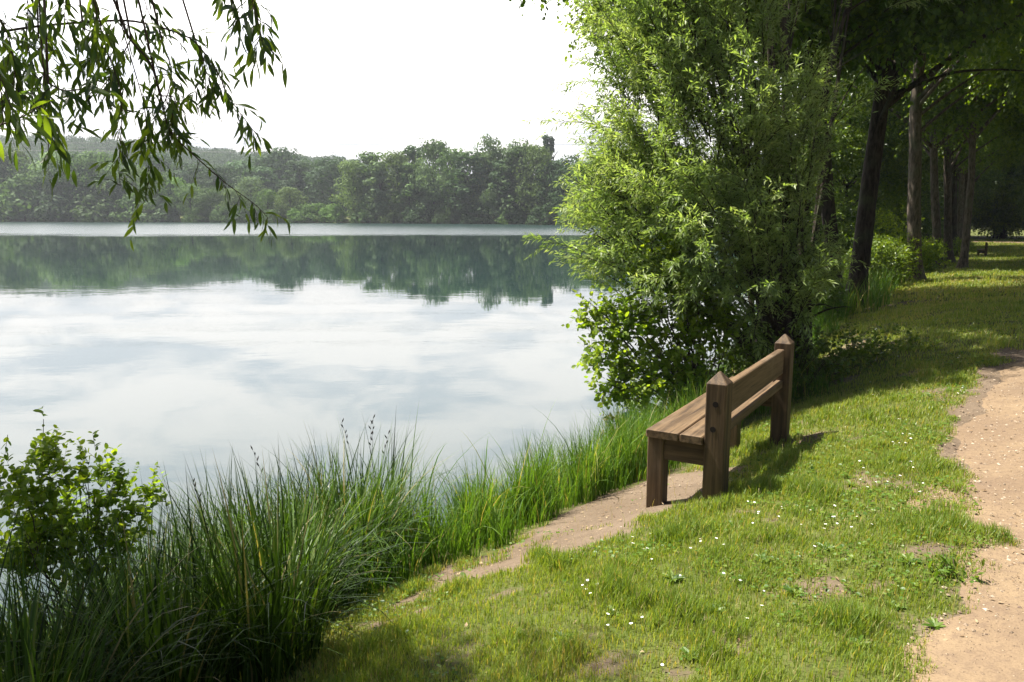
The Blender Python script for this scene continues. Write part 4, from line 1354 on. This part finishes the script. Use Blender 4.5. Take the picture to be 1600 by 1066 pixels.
# ------------------------------------------------------------------ far shore
def puff_crown(seed, kind, faces=64):
    """crown about 1 unit high made of many leaf clumps"""
    rg = np.random.RandomState(seed)
    P, S = [], []
    if kind == 'round':
        n = 80
        for i in range(n):
            f = rg.rand() ** .8
            R_ = .36 * math.sin(math.pi * (.12 + .80 * f)) ** .6
            a = rg.rand() * 6.28; q = math.sqrt(rg.rand())
            P.append((R_ * q * math.cos(a), R_ * q * math.sin(a), .06 + .86 * f)); S.append(.065 + .075 * rg.rand())
    elif kind == 'tall':
        n = 85
        for i in range(n):
            f = rg.rand()
            R_ = .22 * math.sin(math.pi * (.15 + .78 * f)) ** .5
            a = rg.rand() * 6.28; q = math.sqrt(rg.rand())
            P.append((R_ * q * math.cos(a), R_ * q * math.sin(a), .05 + .90 * f)); S.append(.042 + .04 * rg.rand())
    elif kind == 'spread':
        n = 135
        for i in range(n):
            lobe = rg.randint(6)
            la = lobe * 1.05 + seed
            lc = np.array([.22 * math.cos(la) * (lobe > 0), .22 * math.sin(la) * (lobe > 0), .45 + .25 * ((lobe * 7) % 3) / 2])
            p = lc + rnd_dir(1, rg)[0] * np.array([.2, .2, .24]) * rg.rand() ** .4
            p[2] = max(.05, p[2]) if rg.rand() > .3 else rg.rand() * .4
            P.append(tuple(p)); S.append(.065 + .05 * rg.rand())
    elif kind == 'poplar':
        n = 80
        for i in range(n):
            f = rg.rand()
            R_ = .030 * math.sin(math.pi * (.12 + .82 * f)) ** .7
            a = rg.rand() * 6.28
            P.append((R_ * math.cos(a) * .8, R_ * math.sin(a) * .8, .08 + .90 * f)); S.append(.010 + .014 * rg.rand())
    else:
        n = 60
        for i in range(n):
            d = rnd_dir(1, rg)[0]
            P.append((d[0] * .55, d[1] * .55, .05 + abs(d[2]) * .75 * rg.rand() ** .4)); S.append(.11 + .09 * rg.rand())
    P = np.array(P); S = np.array(S)
    N = len(P)
    d = rnd_dir(N * faces, rg).reshape(N, faces, 3)
    rr = S[:, None, None] * (.75 + .5 * rg.rand(N, faces, 1))
    pos = P[:, None] + d * rr * np.array([1.15, 1.15, .8])
    ax = nrm(np.cross(d, rnd_dir(N * faces, rg).reshape(N, faces, 3)))
    nn = nrm(d + np.array([0, 0, .25]) + rnd_dir(N * faces, rg).reshape(N, faces, 3) * .30)
    s = (.028 if kind != 'shrub' else .06) * (.5 + .9 * rg.rand(N, faces))
    if kind == 'poplar':
        s *= .6
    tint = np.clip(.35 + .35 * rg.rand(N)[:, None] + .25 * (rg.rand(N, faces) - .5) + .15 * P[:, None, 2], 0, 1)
    m = MB()
    m.scatter(T_DIA, pos.reshape(-1, 3), ax.reshape(-1, 3), nn.reshape(-1, 3), s.ravel() * 1.3, s.ravel(), tint.ravel())
    return m

PK = {}
for kk in ('round', 'tall', 'spread', 'poplar', 'shrub'):
    PK[kk] = [puff_crown(500 + i * 7 + len(kk), kk).mesh('crown', mFar) for i in range(3 if kk != 'poplar' else 1)]
m = MB(); m.tube([(0, 0, -.05), (.004, 0, .2), (0, .006, .45), (.01, 0, .8)], [.020, .016, .011, .003], 8)
for a in range(7):
    an = a * 2.4
    m.tube([(0, 0, .25 + .06 * a), (.07 * math.cos(an), .07 * math.sin(an), .38 + .06 * a), (.15 * math.cos(an), .15 * math.sin(an), .44 + .06 * a)], [.008, .006, .002], 5)
FT = m.mesh('trunk', mBark)

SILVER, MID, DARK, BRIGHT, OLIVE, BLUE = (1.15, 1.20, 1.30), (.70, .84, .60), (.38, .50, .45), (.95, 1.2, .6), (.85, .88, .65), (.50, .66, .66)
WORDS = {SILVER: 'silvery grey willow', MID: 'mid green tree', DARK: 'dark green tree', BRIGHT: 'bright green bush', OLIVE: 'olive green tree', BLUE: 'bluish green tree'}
far = []   # u, v_top, distance, kind, width factor, colour
def far_y(u, back=0):
    """distance of the far shore along a photograph column"""
    for Yd in np.arange(150, 330, .5):
        x = (u - 800) / F * Yd
        if Yd > 165 and not inside(np.array([x]), np.array([Yd]), LAKE)[0]:
            return Yd + back
    return 300 + back
rg = np.random.RandomState(9)
for u, vt, back, kind, wf, colr in (
        # left bank group
        (-70, 235, 6, 'round', 1.2, DARK), (-25, 242, 5, 'spread', 1.2, MID), (20, 244, 4, 'round', 1.1, OLIVE), (62, 256, 3, 'spread', 1.1, MID), (95, 250, 8, 'round', 1.0, SILVER), (130, 246, 4, 'spread', 1.1, DARK), (160, 250, 3, 'round', 1.0, MID),
        (195, 262, 3, 'spread', 1.0, SILVER), (225, 268, 8, 'round', 1.0, OLIVE), (250, 276, 3, 'round', 1.0, MID), (0, 262, 1, 'spread', 1.1, MID), (40, 275, 0, 'shrub', 1.2, MID), (110, 285, 0, 'shrub', 1.2, DARK), (170, 285, 0, 'shrub', 1.1, MID),
        (215, 300, 0, 'shrub', 1.1, MID), (275, 285, 5, 'round', 1.1, BRIGHT), (300, 292, 3, 'round', 1.1, MID), (248, 305, 0, 'shrub', 1.0, SILVER),
        # low middle
        (330, 298, 3, 'round', 1.3, MID), (365, 300, 5, 'round', 1.2, OLIVE), (395, 284, 14, 'round', 1.2, SILVER), (420, 300, 4, 'round', 1.2, BRIGHT), (455, 298, 3, 'round', 1.3, OLIVE), (490, 312, 2, 'shrub', 1.2, BRIGHT), (520, 316, 1, 'shrub', 1.0, BRIGHT),
        (310, 318, 0, 'shrub', 1.0, BRIGHT), (350, 320, 0, 'shrub', 1.0, MID), (385, 318, 0, 'shrub', 1.2, DARK), (430, 322, 0, 'shrub', 1.0, MID), (470, 320, 0, 'shrub', 1.0, BRIGHT),
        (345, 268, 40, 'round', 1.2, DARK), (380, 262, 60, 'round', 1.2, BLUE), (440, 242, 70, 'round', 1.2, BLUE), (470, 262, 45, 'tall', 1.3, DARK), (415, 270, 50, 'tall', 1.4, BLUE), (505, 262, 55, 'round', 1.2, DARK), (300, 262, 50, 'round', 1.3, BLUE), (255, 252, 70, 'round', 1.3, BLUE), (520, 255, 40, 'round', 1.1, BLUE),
        # right group
        (553, 262, 3, 'round', .95, OLIVE), (583, 250, 6, 'tall', 1.2, MID), (595, 262, 2, 'tall', 1.2, SILVER), (622, 250, 4, 'round', .9, OLIVE), (648, 242, 9, 'tall', 1.1, DARK), (640, 265, 2, 'tall', 1.2, MID), (682, 234, 7, 'round', .8, MID),
        (678, 258, 2, 'spread', .85, SILVER), (712, 246, 5, 'round', .8, MID), (735, 250, 3, 'tall', 1.4, DARK), (757, 252, 6, 'round', .8, OLIVE), (790, 220, 10, 'spread', .75, SILVER), (772, 290, 1, 'spread', .75, SILVER), (790, 262, 3, 'tall', 1.5, DARK),
        (818, 240, 5, 'tall', 1.4, MID), (840, 242, 4, 'round', .8, OLIVE), (868, 262, 6, 'round', .9, DARK), (893, 250, 9, 'spread', .9, BLUE), (885, 290, 2, 'round', 1.1, DARK), (915, 262, 4, 'round', 1.0, MID), (945, 255, 6, 'round', 1.0, DARK),
        (980, 262, 4, 'round', 1.0, MID), (1015, 250, 6, 'round', 1.0, OLIVE), (1050, 258, 4, 'round', 1.0, DARK), (1090, 252, 5, 'spread', 1.0, MID), (1130, 258, 4, 'round', 1.0, DARK), (1170, 250, 4, 'round', 1.0, MID),
        (1210, 255, 4, 'round', 1.1, DARK), (1260, 250, 4, 'round', 1.1, MID), (1310, 250, 4, 'round', 1.2, DARK), (1360, 250, 4, 'round', 1.2, MID),
        (575, 310, 0, 'shrub', .9, MID), (615, 312, 0, 'shrub', .9, OLIVE), (655, 315, 0, 'shrub', 1.0, DARK), (700, 315, 0, 'shrub', .9, MID), (745, 315, 0, 'shrub', 1.0, DARK), (800, 318, 0, 'shrub', 1.0, MID), (850, 315, 0, 'shrub', 1.0, DARK), (900, 315, 0, 'shrub', 1.0, MID),
        (851, 226, 50, 'poplar', 1.15, DARK), (860, 228, 52, 'poplar', 1.1, DARK)):
    far.append([u, vt, far_y(u, back), kind, wf, colr])
counts = {}
far.sort(key=lambda q: q[0])
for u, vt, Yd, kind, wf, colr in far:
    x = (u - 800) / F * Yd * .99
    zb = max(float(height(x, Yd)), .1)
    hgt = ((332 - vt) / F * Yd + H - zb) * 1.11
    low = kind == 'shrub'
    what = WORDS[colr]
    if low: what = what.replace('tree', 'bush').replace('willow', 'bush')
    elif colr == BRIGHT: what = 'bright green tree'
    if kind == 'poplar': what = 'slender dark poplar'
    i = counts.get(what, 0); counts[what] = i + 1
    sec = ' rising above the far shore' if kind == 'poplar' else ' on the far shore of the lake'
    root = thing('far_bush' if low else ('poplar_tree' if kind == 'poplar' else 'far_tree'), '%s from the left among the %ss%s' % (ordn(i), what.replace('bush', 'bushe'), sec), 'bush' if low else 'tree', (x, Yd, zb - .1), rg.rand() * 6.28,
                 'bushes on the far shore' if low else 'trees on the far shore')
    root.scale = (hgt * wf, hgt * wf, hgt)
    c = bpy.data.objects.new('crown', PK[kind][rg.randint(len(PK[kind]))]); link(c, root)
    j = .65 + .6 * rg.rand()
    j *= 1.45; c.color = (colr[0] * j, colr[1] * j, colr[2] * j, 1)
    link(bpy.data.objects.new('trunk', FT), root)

# wood on the hill: one mass
rg = np.random.RandomState(55)
hw = MB()
pts = []
for Yd in np.arange(318, 640, 10):
    for x in np.arange(-.78 * Yd, .35 * Yd, 9.5):
        pts.append((x + rg.normal() * 2.5, Yd + rg.normal() * 2.5))
pts = np.array(pts)
zz = height(pts[:, 0], pts[:, 1])
src = [puff_crown(600 + i, 'round', 20) for i in range(3)]
sv = [(np.concatenate(s.v), s.f[0], np.concatenate(s.t)) for s in src]
for i, ((x, y), z) in enumerate(zip(pts, zz)):
    if y > 420 and z < 5 : continue
    v, f, tt = sv[i % 3]
    nf = 420
    pick = rg.choice(len(f), nf, replace=False)
    vi = (f[pick]).ravel()
    s = 9 + 5 * rg.rand(); a = rg.rand() * 6.28
    vv = v[vi] * [s * 1.25, s * 1.25, s]
    # widen the fewer leaves
    c = vv.reshape(-1, 4, 3).mean(1, keepdims=True)
    vv = (c + (vv.reshape(-1, 4, 3) - c) * 1.9).reshape(-1, 3)
    vv = np.stack([vv[:, 0] * math.cos(a) - vv[:, 1] * math.sin(a), vv[:, 0] * math.sin(a) + vv[:, 1] * math.cos(a), vv[:, 2]], -1) + [x, y, z - 1]
    hw.add(vv, [np.arange(nf * 4).reshape(-1, 4)], np.clip(tt[vi] + (rg.rand() - .5) * .5, 0, 1))
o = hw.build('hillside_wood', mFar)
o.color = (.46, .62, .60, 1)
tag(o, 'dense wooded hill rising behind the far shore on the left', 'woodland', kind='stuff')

# power cables crossing high above the far trees
for i, (v0, v1, v2) in enumerate(((137, 143, 136), (158, 164, 157), (166, 173, 167), (186, 192, 187), (205, 209, 206), (212, 217, 213), (222, 226, 222), (229, 233, 228), (234, 239, 234))):
    Yd = 330
    ue = np.linspace(-700, 2300, 60)
    tq = (ue - 800) / 1500
    vv = v1 + (np.where(tq < 0, v0, v2) - v1) * tq ** 2 * 3
    P = np.array([at_y(u, v, Yd + 4 * (i % 3)) for u, v in zip(ue, vv)])
    m = MB(); m.tube(P, .065, 4, caps=False)
    tag(m.build('power_cable', mWire), 'thin grey overhead power cable, %s from the top, crossing the pale sky' % ordn(i), 'power cable', 'overhead power cables crossing the sky')

# thin summer haze over the lake
m = MB(); m.box((0, 600, 42.5), (1860, 1440, 95))
mHaze, t = new_mat('haze')
pv = t.n('ShaderNodeVolumePrincipled', {'Color': (.86, .92, 1.0, 1), 'Density': .00027, 'Anisotropy': .2})
o_ = t.n('ShaderNodeOutputMaterial')
t.t.links.new(pv.outputs[0], o_.inputs['Volume'])
hz = m.build('haze', mHaze)
tag(hz, 'thin pale haze softening the far shore', 'haze', kind='stuff')
